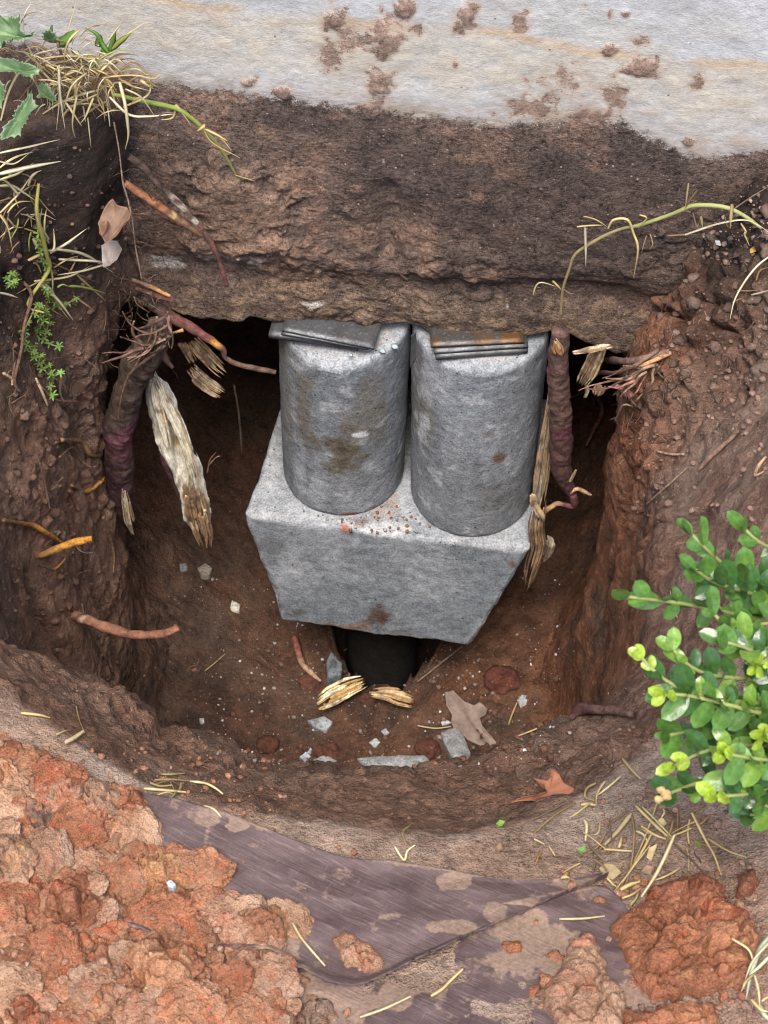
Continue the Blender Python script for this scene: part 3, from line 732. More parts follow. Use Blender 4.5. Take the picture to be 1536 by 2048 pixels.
def colmat(name, var=.35, scale=60, bump=.001, rough=.8, spec=.3, stretch=(1, 1, 1), trans=0.0, fine=300):
    m, nt, b = new_mat(name); N = NT(nt); co = N.mapping(stretch)
    n1 = N.noise(scale, 5, .65, co); n2 = N.noise(fine, 4, .65, co)
    v = N.math('ADD', N.ramp(n1, .3, .7, 1-var, 1+var), N.ramp(n2, .3, .7, -var*.6, var*.6))
    oi = N.n('ShaderNodeObjectInfo'); v = N.math('MULTIPLY', v, N.ramp(oi.outputs['Random'], 0, 1, .84, 1.16))
    cc = N.n('ShaderNodeCombineColor')
    for i in range(3): N.link(v, cc.inputs[i])
    c = N.mixc(1.0, N.attr('col'), cc.outputs[0], 'MULTIPLY'); N.link(c, b.inputs['Base Color'])
    h = N.math('ADD', N.math('MULTIPLY', n1, .6), N.math('MULTIPLY', n2, .6)); N.link(N.bump(h, bump), b.inputs['Normal'])
    b.inputs['Roughness'].default_value = rough; b.inputs['Specular IOR Level'].default_value = spec
    if trans:
        out = nt.nodes['Material Output']; tr = N.n('ShaderNodeBsdfTranslucent'); N.link(c, tr.inputs[0])
        ms = N.n('ShaderNodeMixShader'); ms.inputs[0].default_value = trans
        N.link(b.outputs[0], ms.inputs[1]); N.link(tr.outputs[0], ms.inputs[2]); N.link(ms.outputs[0], out.inputs[0])
    return m
M['bark'] = colmat('root_bark', .6, 110, .0018, .92, .18, fine=480)
M['wood'] = colmat('torn_wood', .38, 120, .0010, .88, .2, (1, 1, .25), fine=480)
M['dry'] = colmat('dry_grass', .15, 80, .0003, .6, .35, (1, 1, .3), .25)
M['leafdry'] = colmat('dead_leaf', .2, 60, .0006, .75, .3, trans=.15)
M['green'] = colmat('green_leaf', .14, 70, .0003, .5, .4, trans=.25)
M['clod'] = M['clay']

def root(name, pts, rpx, c0, c1=None, label=None, cat='root', group=None, parent=None, seg=12, n=None, namp=.26, nscale=80, seed=1, mat='bark', flat=1.0, cfun=None, rough_end=0.0, **kw):
    P0 = W3(pts, **kw); n = n or max(18, 11*len(pts)); C = spline(P0, n)
    rr = np.interp(np.linspace(0, 1, n), np.linspace(0, 1, len(np.atleast_1d(rpx))), np.atleast_1d(rpx))*np.array([pxm(c) for c in C])
    V, F_, t = tube(C, rr, seg, namp, nscale, seed, flat, rough_end)
    c0 = np.array(c0); c1 = c0 if c1 is None else np.array(c1)
    col = mix(np.tile(c0, (len(V), 1)), c1, sst(t + .25*fbm(V, 60, 3, seed+9), .35, .7))
    if cfun: col = cfun(V, t, col)
    o = place(name, V, F_, M[mat], parent, True, {'col': col})
    if label: tag(o, label, cat, group)
    return o

def fibres(name, pts, wpx, cols, parent=None, label=None, cat='wood', group=None, n=9, rag=.22, thick=.35, seed=0, **kw):
    """torn wood: a bundle of flat strands of unequal length"""
    rs = random.Random(seed*13+5); C = spline(W3(pts, **kw), 40); Tn, A, B = frames(C); sc = np.array([pxm(c_) for c_ in C]); t = np.linspace(0, 1, 40)
    w = np.interp(t, np.linspace(0, 1, len(wpx)), wpx)*sc; lst = []
    n = int(n*1.7)
    for k in range(n):
        s_ = (k+.5)/n*2-1 + rs.uniform(-.15, .15); a0 = rs.random()**2*rag; a1 = 1-rs.random()**1.4*rag*1.6; m = 22; tt = np.linspace(a0, a1, m)
        P = np.stack([np.interp(tt, t, (C + A*(w*s_)[:, None] + B*(w*(thick*(1-s_*s_)+rs.uniform(-.12, .12)))[:, None])[:, j]) for j in range(3)], -1)
        r_ = np.interp(tt, t, w)/n*rs.uniform(1.5, 3.4)*np.interp(np.linspace(0, 1, m), [0, .06, .88, 1], [.5, 1, .95, .15])
        P = P + .25*r_.mean()*np.stack([fbm(P+k, 60, 3, seed+j) for j in range(3)], -1)*3
        V, F_, _ = tube(P, r_, 7, .45, 150, seed+k, .42); cc = np.tile(np.array(rs.choice(cols))*rs.uniform(.85, 1.12), (len(V), 1))
        cc = mix(cc, (.12, .075, .05), sst(fbm(V, 70, 3, seed+50), .1, .4)*.75); lst.append((V, F_, cc))
    V, F_, cc = merge(lst); o = place(name, V, F_, M['wood'], parent, True, {'col': cc})
    if label: tag(o, label, cat, group)
    return o

PURP = (.075, .036, .042); PURP2 = (.13, .055, .068); RBARK = (.21, .085, .055); TAN = (.42, .27, .14); PALE = (.66, .56, .40); ORNG = (.50, .24, .06); DKB = (.075, .052, .04)

# ------------------------------------------------------------------ big roots
def purp(V, t, col):
    z = fbm(V*[1, 1, .5], 34, 3, 900); col = mix(col, PURP2, sst(z, .05, .35)*sst(t, .3, .45)*sst(t, .95, .75)); col = mix(col, DKB, sst(fbm(V, 45, 3, 901), .0, .4)*.7)
    p0 = on(268, 825, Y=-.09); d = np.linalg.norm(V-p0, axis=1); return mix(col, (.55, .2, .05), sst(d, .008, .003))
bigr = thing('thick_root', on(255, 1040, Y=-.06), 'thick purple-brown root hanging left of the split white root', 'root')
root('bark', [(322, 650), (302, 690), (272, 742), (254, 795), (244, 835), (236, 862), (238, 878), (240, 920), (238, 960), (246, 1010), (256, 1042)], [24, 33, 34, 31, 29, 33, 27, 28, 25, 22, 12], (.10, .068, .055), PURP, parent=bigr, seg=34, n=170, namp=.22, nscale=48, seed=3, cfun=purp, Y=-.06, rough_end=.01)
fibres('torn_end', [(248, 975), (253, 1010), (260, 1045), (268, 1072)], [4, 9, 10, 5], [PALE, TAN, (.3, .2, .12)], bigr, n=8, rag=.4, seed=14, Y=-.082)
root('rootlet', [(330, 690), (300, 715), (262, 745), (244, 790), (236, 840)], [3.5, 3, 3, 2.5, 1.5], (.13, .08, .055), parent=bigr, Y=-.088, seg=7)
root('rootlet', [(318, 690), (332, 720), (345, 735)], [10, 8, 4], (.12, .075, .055), parent=bigr, Y=-.07, seg=8)

# split root: bark trough holding pale torn wood
spl = thing('split_root', on(405, 1085, Y=-.02), 'split root showing torn white wood, hanging between the purple root and the block', 'root')
def splitwood():
    path_ = W3([(303, 742), (322, 800), (345, 870), (368, 930), (385, 990), (400, 1040), (410, 1078)], Y=-.02); n = 90; C = spline(path_, n); Tn, A, B = frames(C)
    sc = np.array([pxm(c_) for c_ in C]); t = np.linspace(0, 1, n); w = np.interp(t, [0, .08, .3, .55, .85, 1], [6, 22, 33, 31, 30, 12])*sc
    nv = 26; s = np.linspace(-1, 1, nv); rows = []
    for i in range(n):
        prof = np.interp(s, [-1, -.8, -.4, 0, .45, .8, 1], [.2, .75, .1, -.25, .35, .8, .1])*(1-.6*sst(t[i], .45, .6)) + .35*sst(t[i], .5, .62)*(1-s*s)
        rows.append(C[i] + A[i]*(w[i]*s)[:, None] + B[i]*(w[i]*.55*prof)[:, None])
    V = np.concatenate(rows); V0 = V.copy(); S = np.tile(s, n); Tt = np.repeat(t, nv)
    k = fbm(V*[1, 1, .3], 140, 4, 950); V = V + np.repeat(B, nv, 0)*(k*.006)[:, None] + np.repeat(A, nv, 0)*(np.abs(S)**3*fbm(np.stack([Tt, np.sign(S)*3, Tt*0], -1), 7, 4, 951)*.006)[:, None]
    back = V0 - np.repeat(B, nv, 0)*(np.repeat(w, nv)*.45*(1.05-S*S))[:, None]
    col = np.tile((.88, .82, .68), (len(V), 1))
    col = mix(col, (.55, .36, .2), sst(fbm(V, 40, 4, 952)+.2*(1-np.abs(S)), .15, .45)*.8)
    col = mix(col, (.62, .44, .12), sst(np.linalg.norm(V-on(368, 885, Y=-.02), axis=1)+.006*k, .018, .008)*.9)
    col = mix(col, (.02, .015, .012), sst(np.linalg.norm(V-on(352, 850, Y=-.02), axis=1)+.006*k, .012, .006))
    col = mix(col, (.27, .17, .10), sst(Tt+.25*k, .60, .72)*sst(np.abs(S)+.4*k, .95, .6))
    col = mix(col, (.10, .065, .045), sst(fbm(V, 90, 3, 953), .25, .45)*sst(Tt, .5, .7)*.8)
    return V, back, col, n, nv
V, back, col_, n_, nv_ = splitwood()
fr_ = grid_faces(nv_, n_)
place('wood', V, fr_, M['wood'], spl, True, {'col': col_})
bc = mix(np.tile(PURP, (len(back), 1)), DKB, sst(fbm(back, 50, 3, 955), -.1, .3))
place('bark', np.concatenate([back]), fr_[:, ::-1], M['bark'], spl, True, {'col': bc})
root('bark_strip', [(318, 860), (330, 915), (348, 950), (368, 1000), (385, 1050)], [6, 11, 12, 10, 4], PURP2, DKB, parent=spl, Y=-.012, namp=.45, nscale=90, seed=12, seg=14)
fibres('splinter', [(304, 735), (318, 765), (335, 805), (362, 860), (385, 930), (396, 985)], [5, 9, 12, 10, 9, 6], [(.88, .84, .70), (.80, .72, .54), (.6, .45, .28)], spl, n=7, seed=11, Y=-.036)
fibres('splinter', [(302, 752), (312, 800), (328, 860), (340, 905)], [5, 9, 9, 5], [(.88, .84, .7), (.72, .6, .42)], spl, n=6, seed=12, Y=-.034)
fibres('splinter', [(385, 985), (395, 1030), (405, 1065), (412, 1096)], [20, 24, 22, 12], [(.45, .29, .16), (.33, .2, .12), (.6, .46, .3)], spl, n=12, seed=13, rag=.4, Y=-.028)
root('twig', [(415, 945), (420, 920), (432, 905)], [1.6, 1.5, 1], (.22, .12, .09), parent=spl, seg=6, Y=-.02)
root('twig', [(418, 930), (432, 915), (440, 912)], [1.4, 1.2, 1], (.22, .12, .09), parent=spl, seg=6, Y=-.02)

rr_ = thing('hanging_root', on(1135, 985, Y=-.05), 'dark bark-covered root hanging right of the right cylinder', 'root')
root('bark', [(1120, 662), (1117, 720), (1119, 790), (1122, 860), (1122, 925), (1128, 955), (1146, 990)], [18, 22, 22, 22, 22, 19, 10], (.125, .075, .062), (.095, .05, .045), parent=rr_, seg=30, n=150, namp=.2, nscale=60, seed=21, Y=-.05, cfun=lambda V, t, c_: mix(c_, (.17, .06, .085), sst(fbm(V*[1, 1, 3], 22, 3, 960), .12, .4)*.7))
fibres('torn_end', [(1106, 680), (1114, 697), (1124, 716)], [6, 10, 6], [(.5, .28, .1), (.4, .2, .08), (.6, .4, .2)], rr_, n=6, rag=.3, seed=29, Y=-.068)
root('frayed_fibre', [(1146, 990), (1150, 1010), (1140, 1012), (1115, 1008), (1092, 1020), (1072, 1035)], [7, 8, 5, 5, 5, 3], (.13, .05, .055), TAN, parent=rr_, Y=-.055, namp=.4, nscale=120, seed=24)
root('frayed_fibre', [(1140, 985), (1155, 978), (1172, 985), (1182, 990)], [4, 4, 4, 2], (.42, .26, .16), parent=rr_, Y=-.055, seg=8, namp=.4)
root('frayed_fibre', [(1140, 960), (1148, 948), (1152, 940)], [5, 4, 2], (.40, .26, .15), parent=rr_, Y=-.055, seg=8, namp=.4)
sp_ = thing('wood_splinter', on(1058, 1180, Y=-.03), 'long pale wood splinter hanging along the right cylinder and block edge', 'wood')
fibres('upper_splinter', [(1103, 770), (1098, 840), (1090, 900), (1082, 960), (1076, 1015)], [4, 11, 14, 17, 12], [(.60, .49, .32), (.50, .37, .22), (.42, .29, .17)], sp_, n=11, rag=.2, seed=31, Y=-.03)
fibres('lower_splinter', [(1086, 990), (1074, 1050), (1076, 1090), (1066, 1130), (1052, 1185)], [10, 15, 15, 13, 6], [(.42, .27, .15), (.27, .17, .10), (.2, .12, .075)], sp_, n=11, rag=.3, thick=.6, seed=32, Y=-.06)
fibres('curl', [(1064, 985), (1070, 1010), (1082, 1030), (1090, 1048)], [4, 6, 6, 3], [(.58, .43, .26), (.42, .28, .16)], sp_, n=4, rag=.3, seed=33, Y=-.07)
fibres('curl', [(1092, 1070), (1100, 1085), (1094, 1108), (1084, 1128)], [3, 8, 8, 3], [(.46, .37, .28), (.33, .25, .18)], sp_, n=5, rag=.3, seed=34, Y=-.055)

# ------------------------------------------------------------------ thinner roots, each its own
root('root', [(300, 606), (335, 628), (372, 650), (408, 672), (432, 688), (446, 700), (452, 716), (480, 730), (515, 738), (552, 745)], [10, 13, 11, 10, 9, 7, 5, 6, 6, 5], (.19, .075, .062), (.14, .085, .062), 'red-brown root running from under the footing to the left cylinder', seed=41, n=70, Y=-.03,
     cfun=lambda V, t, c_: mix(mix(c_, ORNG, sst(np.abs(t-.50), .06, .02)), (.11, .07, .055), sst(t, .22, .05)))
root('root', [(335, 668), (352, 664), (366, 660)], [3, 3, 3.5], (.55, .32, .10), None, 'short yellow broken root beside the red-brown root', seed=42, Y=-.04, seg=8)
root('root', [(250, 366), (285, 390), (318, 412), (345, 430), (378, 452), (405, 472)], [7, 9, 9, 9, 8, 5], (.30, .13, .07), (.25, .135, .08), 'orange-brown stick root crossing the soil below the grass clump', seed=43, n=60, Y=-.05, cfun=lambda V, t, c_: mix(c_, (.5, .34, .16), sst(np.abs(t-.6), .05, .02)))
root('root', [(258, 313), (290, 338), (310, 362), (350, 400), (388, 440), (412, 470), (432, 505), (446, 545), (453, 570)], [7, 7, 6, 7, 6, 6, 5, 5, 5], (.10, .065, .052), (.17, .075, .06), 'long dark root with a pale split side, above the orange-brown stick root', seed=44, n=80, Y=-.06, cfun=lambda V, t, c_: mix(c_, (.52, .45, .36), sst(np.abs(t-.45), .16, .10)*sst(fbm(V, 80, 2, 45), -.1, .2)))
root('root', [(262, 558), (300, 573), (340, 592)], [3, 5, 3], (.16, .09, .06), (.45, .25, .1), 'thin root with an orange tip above the footing corner', seed=46, Y=-.05)
root('root', [(270, 575), (308, 588), (344, 600)], [5, 7, 6], (.12, .07, .055), (.2, .09, .07), 'short reddish root just below the thin orange-tipped root', seed=47, Y=-.045)
h0, n0 = hit(140, 1228); d0 = float((h0-CAM)@fw)
root('root', [(130, 1224, d0+.02), (175, 1240, d0-.01), (215, 1255, d0-.02), (262, 1268, d0-.03), (310, 1269, d0-.035), (338, 1264, d0-.04), (357, 1254, d0-.04)], [9, 10, 10, 10, 9, 9, 7], (.30, .145, .095), (.26, .12, .078), 'reddish root jutting out of the left pit wall near the floor', seed=48, n=70, d=2.7, cfun=lambda V, t, c_: mix(c_, (.6, .47, .33), sst(np.abs(t-.25), .05, .02)*sst(fbm(V, 70, 2, 49), -.1, .2)))
h0, n0 = hit(80, 1108); d0 = float((h0-CAM)@fw)
root('root', [(78, 1112, d0), (118, 1096, d0-.02), (152, 1084, d0-.03), (184, 1078, d0-.035)], [5, 8, 8, 6], (.40, .2, .07), (.58, .27, .05), 'bright orange broken root sticking out of the left pit wall', seed=50, d=2.5)
root('root', [(590, 1288), (600, 1315), (612, 1335), (628, 1352), (646, 1374)], [6, 7, 6, 6, 3], (.24, .09, .07), (.45, .29, .2), 'reddish twig on the pit floor left of the pile', 'twig', seed=51, hit=.014)
root('root', [(1150, 1440), (1172, 1430), (1200, 1428), (1235, 1428), (1275, 1432)], [6, 13, 11, 9, 7], (.13, .06, .055), (.14, .085, .068), 'purple-brown root lying on the right front edge of the hole', seed=52, hit=.006)
root('root', [(1402, 946), (1430, 915), (1462, 886), (1482, 866)], [3.5, 5, 5, 4], (.22, .14, .1), None, 'straight brown stick on the right bank above the shrub', 'stick', seed=53, hit=.004)
RG = 'thin broken roots in the pit walls'
thin = [([(118, 868), (150, 882), (180, 900), (216, 917)], 5, (.30, .17, .08), 'thin tan root touching the thick purple root on its left'),
        ([(140, 960), (165, 972), (190, 968), (206, 945)], 4.5, (.28, .15, .07), 'hooked root with orange tip left of the purple root end'),
        ([(-5, 1042), (50, 1050), (72, 1055), (112, 1082)], 5, (.24, .12, .06), 'thin root with orange break above the bright orange root'),
        ([(128, 975), (138, 995), (149, 1016)], 5, (.17, .085, .07), 'short reddish root poking down the left pit wall'),
        ([(70, 930), (82, 965), (92, 1010)], 2, (.17, .11, .08), 'very thin vertical root on the left pit wall'),
        ([(110, 905), (135, 902), (155, 925)], 2.5, (.2, .12, .08), 'thin bent root beside the tan root'),
        ([(195, 1030), (214, 1065), (220, 1100), (216, 1140)], 3, (.22, .14, .08), 'thin root hanging below the purple root end'),
        ([(75, 1122), (98, 1133), (118, 1120)], 2.5, (.2, .12, .08), 'thin curled root under the bright orange root'),
        ([(150, 1208), (162, 1250), (180, 1280), (200, 1320), (218, 1345)], 2.5, (.19, .12, .08), 'thin root trailing down beneath the reddish jutting root'),
        ([(468, 770), (478, 830), (484, 905)], 2.4, (.12, .075, .06), 'thin dark root hanging left of the left cylinder'),
        ([(30, 690), (24, 740), (28, 772)], 2.5, (.17, .1, .07), 'thin vertical root at the left edge of the picture'),
        ([(-4, 740), (10, 755), (14, 768)], 3.5, (.5, .33, .2), 'short pale stub at the left edge of the picture'),
        ([(62, 755), (75, 785), (83, 806)], 3, (.5, .38, .24), 'pale straw-like root stub below the green weed'),
        ([(66, 760), (100, 790), (145, 802)], 2.2, (.26, .16, .1), 'curved thin root below the green weed tip'),
        ([(108, 755), (118, 775), (122, 797)], 3, (.45, .33, .24), 'short pale root right of the green weed tip'),
        ([(930, 1300), (880, 1340), (840, 1370)], 2, (.24, .17, .13), 'thin pale root crossing the dark hole beside the pile')]
for i, (pts, r_, c_, lab) in enumerate(thin):
    if lab.startswith('thin dark root hanging'): kw = dict(Y=.1)
    else: kw = dict(hit=.008)
    root('thin_root', pts, [r_*.8, r_, r_, r_*.6], c_, None if 'orange' not in lab else ORNG, lab, 'root', RG, seed=60+i, seg=8, **kw)
root('thread_root', [(228, 245), (238, 300), (246, 365), (256, 400), (264, 440), (272, 500), (278, 530), (284, 562)], [1.8, 1.8, 1.8, 2, 1.8, 1.6, 1.5, 1.2], (.34, .24, .17), None, 'long thread-thin root hanging past the curled dead leaf', seed=80, Y=-.075, seg=6, n=60)
# torn wood stubs left of the cylinders
for i, (pts, r_, c_, c2, lab) in enumerate([
        ([(360, 683), (372, 700), (388, 728)], [6, 10, 6], (.4, .28, .17), (.5, .27, .12), 'small torn wood stub nearest the split root top'),
        ([(384, 678), (405, 702), (428, 726), (452, 748)], [7, 9, 14, 9], (.42, .31, .2), (.48, .3, .17), 'middle torn wood stub in the cavity under the footing'),
        ([(380, 735), (398, 755), (420, 772), (446, 788)], [6, 13, 14, 5], (.36, .27, .18), (.47, .36, .23), 'lowest torn wood stub in the cavity under the footing')]):
    fibres('wood_stub', pts, [max(r_)*.75, max(r_)*.95, max(r_)*.95, max(r_)*.8], [c_, c2, (.30, .2, .12)], None, lab, 'wood', 'torn wood stubs', n=10, rag=.3, thick=.12, seed=90+i, Y=.02)
for i, (pts, r_, c_, c2, lab, yy) in enumerate([
        ([(1205, 692), (1192, 715), (1178, 745), (1162, 772)], [6, 14, 14, 4], (.46, .36, .22), (.40, .29, .17), 'broad pale splinter hanging below the footing on the right', -.03),
        ([(1145, 706), (1180, 700), (1228, 690)], [2, 5, 3], (.5, .38, .25), None, 'thin pale splinter reaching left above the broad splinter', -.04),
        ([(1172, 768), (1174, 782), (1168, 798)], [3, 3, 1], (.45, .38, .28), None, 'tiny splinter tip hanging beneath the broad splinter', -.03),
        ([(1205, 768), (1196, 782), (1192, 790)], [11, 11, 4], (.32, .2, .12), (.55, .33, .14), 'ragged wood stub with orange end right of the broad splinter', -.05)]):
    fibres('splinter', pts, [max(r_)*.6, max(r_), max(r_), max(r_)*.7], [c_, c2 or c_, (.26, .17, .1)], None, lab, 'wood', 'splinters on the right', n=9 if max(r_) > 6 else 3, rag=.18, seed=100+i, Y=yy)
RG2 = 'broken roots on the right bank'
for i, (pts, r_, c_, c2, lab, lift) in enumerate([
        ([(1226, 725), (1260, 720), (1300, 720), (1342, 728)], [6, 9, 8, 6], (.58, .42, .2), (.2, .12, .1), 'pink-brown root with a pale cut end on the right bank', .02),
        ([(1200, 760), (1240, 742), (1285, 726), (1330, 735)], [3, 5, 5, 4], (.38, .25, .15), (.2, .12, .09), 'slim root slanting below the pale cut root', .025),
        ([(1270, 758), (1300, 742), (1345, 738)], [2, 4, 4], (.48, .28, .13), None, 'thin yellowish root beside the slanting slim root', .02),
        ([(1228, 765), (1224, 800), (1224, 830), (1212, 862), (1190, 900)], [4, 5, 4, 4, 2.5], (.13, .085, .068), (.25, .11, .09), 'dark dangling root with a reddish tip right of the bark root', .03),
        ([(1195, 778), (1186, 800), (1174, 824)], [2, 2, 1.4], (.3, .2, .13), None, 'thin twig below the ragged wood stub', .05),
        ([(1228, 815), (1262, 790), (1300, 765)], [1.5, 2.5, 2], (.33, .15, .1), None, 'thin reddish root fanning out on the right bank', .02),
        ([(1252, 775), (1262, 782), (1272, 776)], [4, 9, 5], (.5, .24, .2), (.26, .09, .08), 'small pink root stub on the right bank', .015),
        ([(1236, 850), (1255, 830), (1262, 800), (1282, 812)], [1.5, 2, 2, 2], (.3, .22, .15), None, 'thin kinked root hanging on the red right wall', .012),
        ([(1320, 906), (1350, 910), (1372, 918)], [2, 3, 3], (.4, .25, .17), None, 'short pale root low on the red right wall', .006),
        ([(1300, 1010), (1340, 970), (1380, 935)], [1.5, 2, 2], (.25, .17, .12), None, 'thin slanting rootlet on the right bank', .004),
        ([(1540, 915), (1525, 940), (1518, 958), (1534, 952)], [3, 4, 3, 2], (.3, .2, .12), None, 'forked root at the right edge of the picture', .006)]):
    root('thin_root', pts, r_, c_, c2, lab, 'root', RG2, seed=110+i, seg=9, n=30, hit=lift)

# tangles of torn roots
def tangle(label, base, starts, n, L, cols, seed, Y0, amin, amax):
    rs = random.Random(seed); t_ = thing('root_tangle', base, label, 'roots', 'root tangles')
    for k in range(n):
        x, y = rs.choice(starts); x += rs.uniform(-14, 14); y += rs.uniform(-10, 10); a = rs.uniform(amin, amax); l = rs.uniform(*L); pts = [(x, y, Y0+rs.uniform(-.02, .01))]
        yy = pts[0][2]
        for j in range(4):
            a += rs.uniform(-.55, .55); x += l/4*math.cos(a); y += l/4*math.sin(a); yy -= rs.uniform(-.006, .008); pts.append((x, y, yy))
        r_ = rs.uniform(1.3, 4.2); root('rootlet', pts, [r_, r_*.9, r_*.7, r_*.4], rs.choice(cols), None, parent=t_, seg=7, n=26, namp=.35, nscale=120, seed=seed+k, Y=Y0)
    return t_
BR_ = [(.14, .085, .065), (.2, .125, .09), (.11, .07, .055), (.28, .18, .12), (.17, .10, .08)]
tangle('tangle of torn brown roots above the thick purple root', on(290, 700, Y=-.06), [(325, 640), (310, 665), (290, 690), (330, 680)], 24, (40, 110), BR_, 2000, -.075, 1.4, 3.6)
tangle('tangle of thin torn roots below the footing on the right', on(1270, 780, Y=-.1), [(1290, 745), (1320, 735), (1260, 760), (1300, 770)], 22, (35, 95), BR_+[(.3, .14, .1)], 2100, -.14, 1.6, 3.4)
# fine hair roots: uncountable
def hair():
    lst = []
    zones = [(205, 340, 575, 730, 90, .02), (205, 330, 380, 580, 45, .008), (1150, 1350, 690, 830, 90, .02), (1290, 1530, 420, 720, 45, .005), (10, 230, 620, 1250, 70, .006), (250, 420, 330, 470, 25, .01), (370, 560, 1200, 1360, 14, .006), (720, 800, 430, 580, 10, .0), (1240, 1380, 700, 1100, 20, .006), (1300, 1520, 1690, 1750, 10, .004)]
    for (x0, x1, y0, y1, n, lift) in zones:
        for k in range(n):
            x, y = random.uniform(x0, x1), random.uniform(y0, y1); a = random.uniform(0, 2*math.pi) if random.random() < .4 else random.uniform(.2, 2.6)
            L = random.uniform(12, 48); pts = [(x, y)]
            for s in range(3):
                a += random.uniform(-.6, .6); x += L/3*math.cos(a); y += L/3*math.sin(a); pts.append((x, y))
            if 250 < pts[0][0] < 1150 and y0 < 600: P = W3(pts, Y=-.03-random.random()*.03)
            else:
                P, nn = hit(pts[0][0], pts[0][1], .002); d = float((P-CAM)@fw)
                P = np.array([on(p[0], p[1], d=d-lift*j/3-.002*random.random()) for j, p in enumerate(pts)])
            C = spline(P, 9); r0 = random.uniform(.0003, .0007)
            V, F_, t = tube(C, np.linspace(r0, r0*.4, 9), 4, 0); cc = np.array(random.choice([(.15, .09, .068), (.22, .14, .1), (.11, .07, .055), (.3, .2, .135)]))
            lst.append((V, F_, np.tile(cc, (len(V), 1))))
    return merge(lst)
V, F_, cc = hair(); o = place('fine_rootlets', V, F_, M['bark'], None, True, {'col': cc}); tag(o, 'hair-fine torn rootlets bristling from the soil of the pit walls', 'rootlets', kind='stuff')
# ------------------------------------------------------------------ patches: clods, chips, leaves, tarp from irregular outlines
def poly_sdf(poly, X, Y):
    """signed distance (positive inside) to a polygon, in its own units"""
    p = np.array(poly, float); q = np.roll(p, -1, 0); d = np.full(X.shape, 1e9); ins = np.zeros(X.shape, bool)
    for (x0, y0), (x1, y1) in zip(p, q):
        ex, ey = x1-x0, y1-y0; t = np.clip(((X-x0)*ex+(Y-y0)*ey)/(ex*ex+ey*ey+1e-9), 0, 1)
        d = np.minimum(d, np.hypot(X-x0-t*ex, Y-y0-t*ey))
        cnd = ((y0 > Y) != (y1 > Y)) & (X < (x1-x0)*(Y-y0)/(y1-y0+1e-12)+x0); ins ^= cnd
    return np.where(ins, d, -d)

def hitgrid(xs_, ys_):
    cxs = np.arange(xs_[0], xs_[-1]+14, 14); cys = np.arange(ys_[0], ys_[-1]+14, 14)
    G = np.array([[hit(a, b)[0] for a in cxs] for b in cys])
    out = np.zeros((len(ys_), len(xs_), 3)); ix = np.clip((xs_-cxs[0])/14, 0, len(cxs)-1.001); iy = np.clip((ys_-cys[0])/14, 0, len(cys)-1.001)
    i0 = ix.astype(int); j0 = iy.astype(int); fx = (ix-i0)[None, :, None]; fy = (iy-j0)[:, None, None]
    g = lambda a, b: G[np.ix_(b, a)]
    return g(i0, j0)*(1-fx)*(1-fy) + g(i0+1, j0)*fx*(1-fy) + g(i0, j0+1)*(1-fx)*fy + g(i0+1, j0+1)*fx*fy

UPV = np.array([0, 0, 1.0])
def clod_patch(name, poly, H, col, label=None, cat='clay clod', group=None, step=4, seed=0, lump=.5, edge=.25, rag=14, mat='clod', parent=None, wscale=38, cfun=None, surf=None):
    p = np.array(poly, float); x0, y0 = p.min(0)-20; x1, y1 = p.max(0)+20
    xs_ = np.arange(x0, x1, step); ys_ = np.arange(y0, y1, step); Xp, Yp = np.meshgrid(xs_, ys_)
    base = hitgrid(xs_, ys_) if surf is None else surf(Xp, Yp)
    fl = base.reshape(-1, 3)
    sdp = poly_sdf(poly, Xp, Yp).ravel() + rag*fbm(fl, 60, 4, seed) + rag*.5*fbm(fl, 190, 3, seed+1)
    sd = sdp*pxm(fl.mean(0)); w = H*edge+.002
    h = H*np.sqrt(np.clip(1-(1-np.clip(sd/(w*2.2), 0, 1))**2, 0, 1))
    flw = fl + .010*np.stack([fbm(fl, 45, 3, seed+31), fbm(fl, 45, 3, seed+37), fbm(fl, 45, 3, seed+41)], -1)
    w1, w2, wc = worley(flw, wscale, seed+2); a1, a2, ac = worley(flw, wscale*2.6, seed+3)
    big_ = fbm(fl, 22, 3, seed+4)
    inn = sst(sd, .0, w*1.5)
    h = h*(1+.35*big_) + inn*H*lump*((wc-.5)*.55 + .75*(sst(w2-w1, 0, .20)-.85) + .22*(sst(a2-a1, 0, .30)-.75)) + inn*.004*fbm(fl, 110, 4, seed+5)
    h = np.where(sd > 0, np.maximum(h, .0006), -.004)
    V = fl + UPV*h[:, None]
    keep = sd > -.004
    Fa = grid_faces(len(xs_), len(ys_)); Fa = Fa[keep[Fa].all(1) & (sd[Fa] > -.0035).any(1)]
    used = np.unique(Fa); mp = np.zeros(len(V), int); mp[used] = np.arange(len(used)); Fa = mp[Fa]
    V = V[used]
    cc = np.tile(np.array(col), (len(V), 1)); n1 = fbm(V, 16, 4, seed+6); n2 = fbm(V, 45, 4, seed+7)
    cc = mix(cc, np.array(col)*(.60, .58, .56), sst(n1, .0, .45)*.6); cc = mix(cc, np.array(col)*(1.35, 1.45, 1.4), sst(-n1, .05, .45)*.5)
    cc = mix(cc, np.array(col)*(1.1, .62, .5), sst(n2, .12, .4)*.5); cc = mix(cc, (.48, .27, .125), sst(fbm(V, 30, 3, seed+8), .28, .5)*.5)
    cc = mix(cc, np.array(col)*.55, sst((w2-w1)[used], .10, .0)*lump*.5)
    if cfun: cc = cfun(V, cc)
    if len(V) == 0: return None
    o = place(name, V, Fa[:, ::-1], M[mat], parent, True, {'col': cc})
    if label: tag(o, label, cat, group)
    return o
CLAY = np.array((.325, .175, .105)); CLAYR = np.array((.295, .135, .077)); CLAYP = np.array((.325, .208, .142)); MUD = np.array((.235, .168, .128))

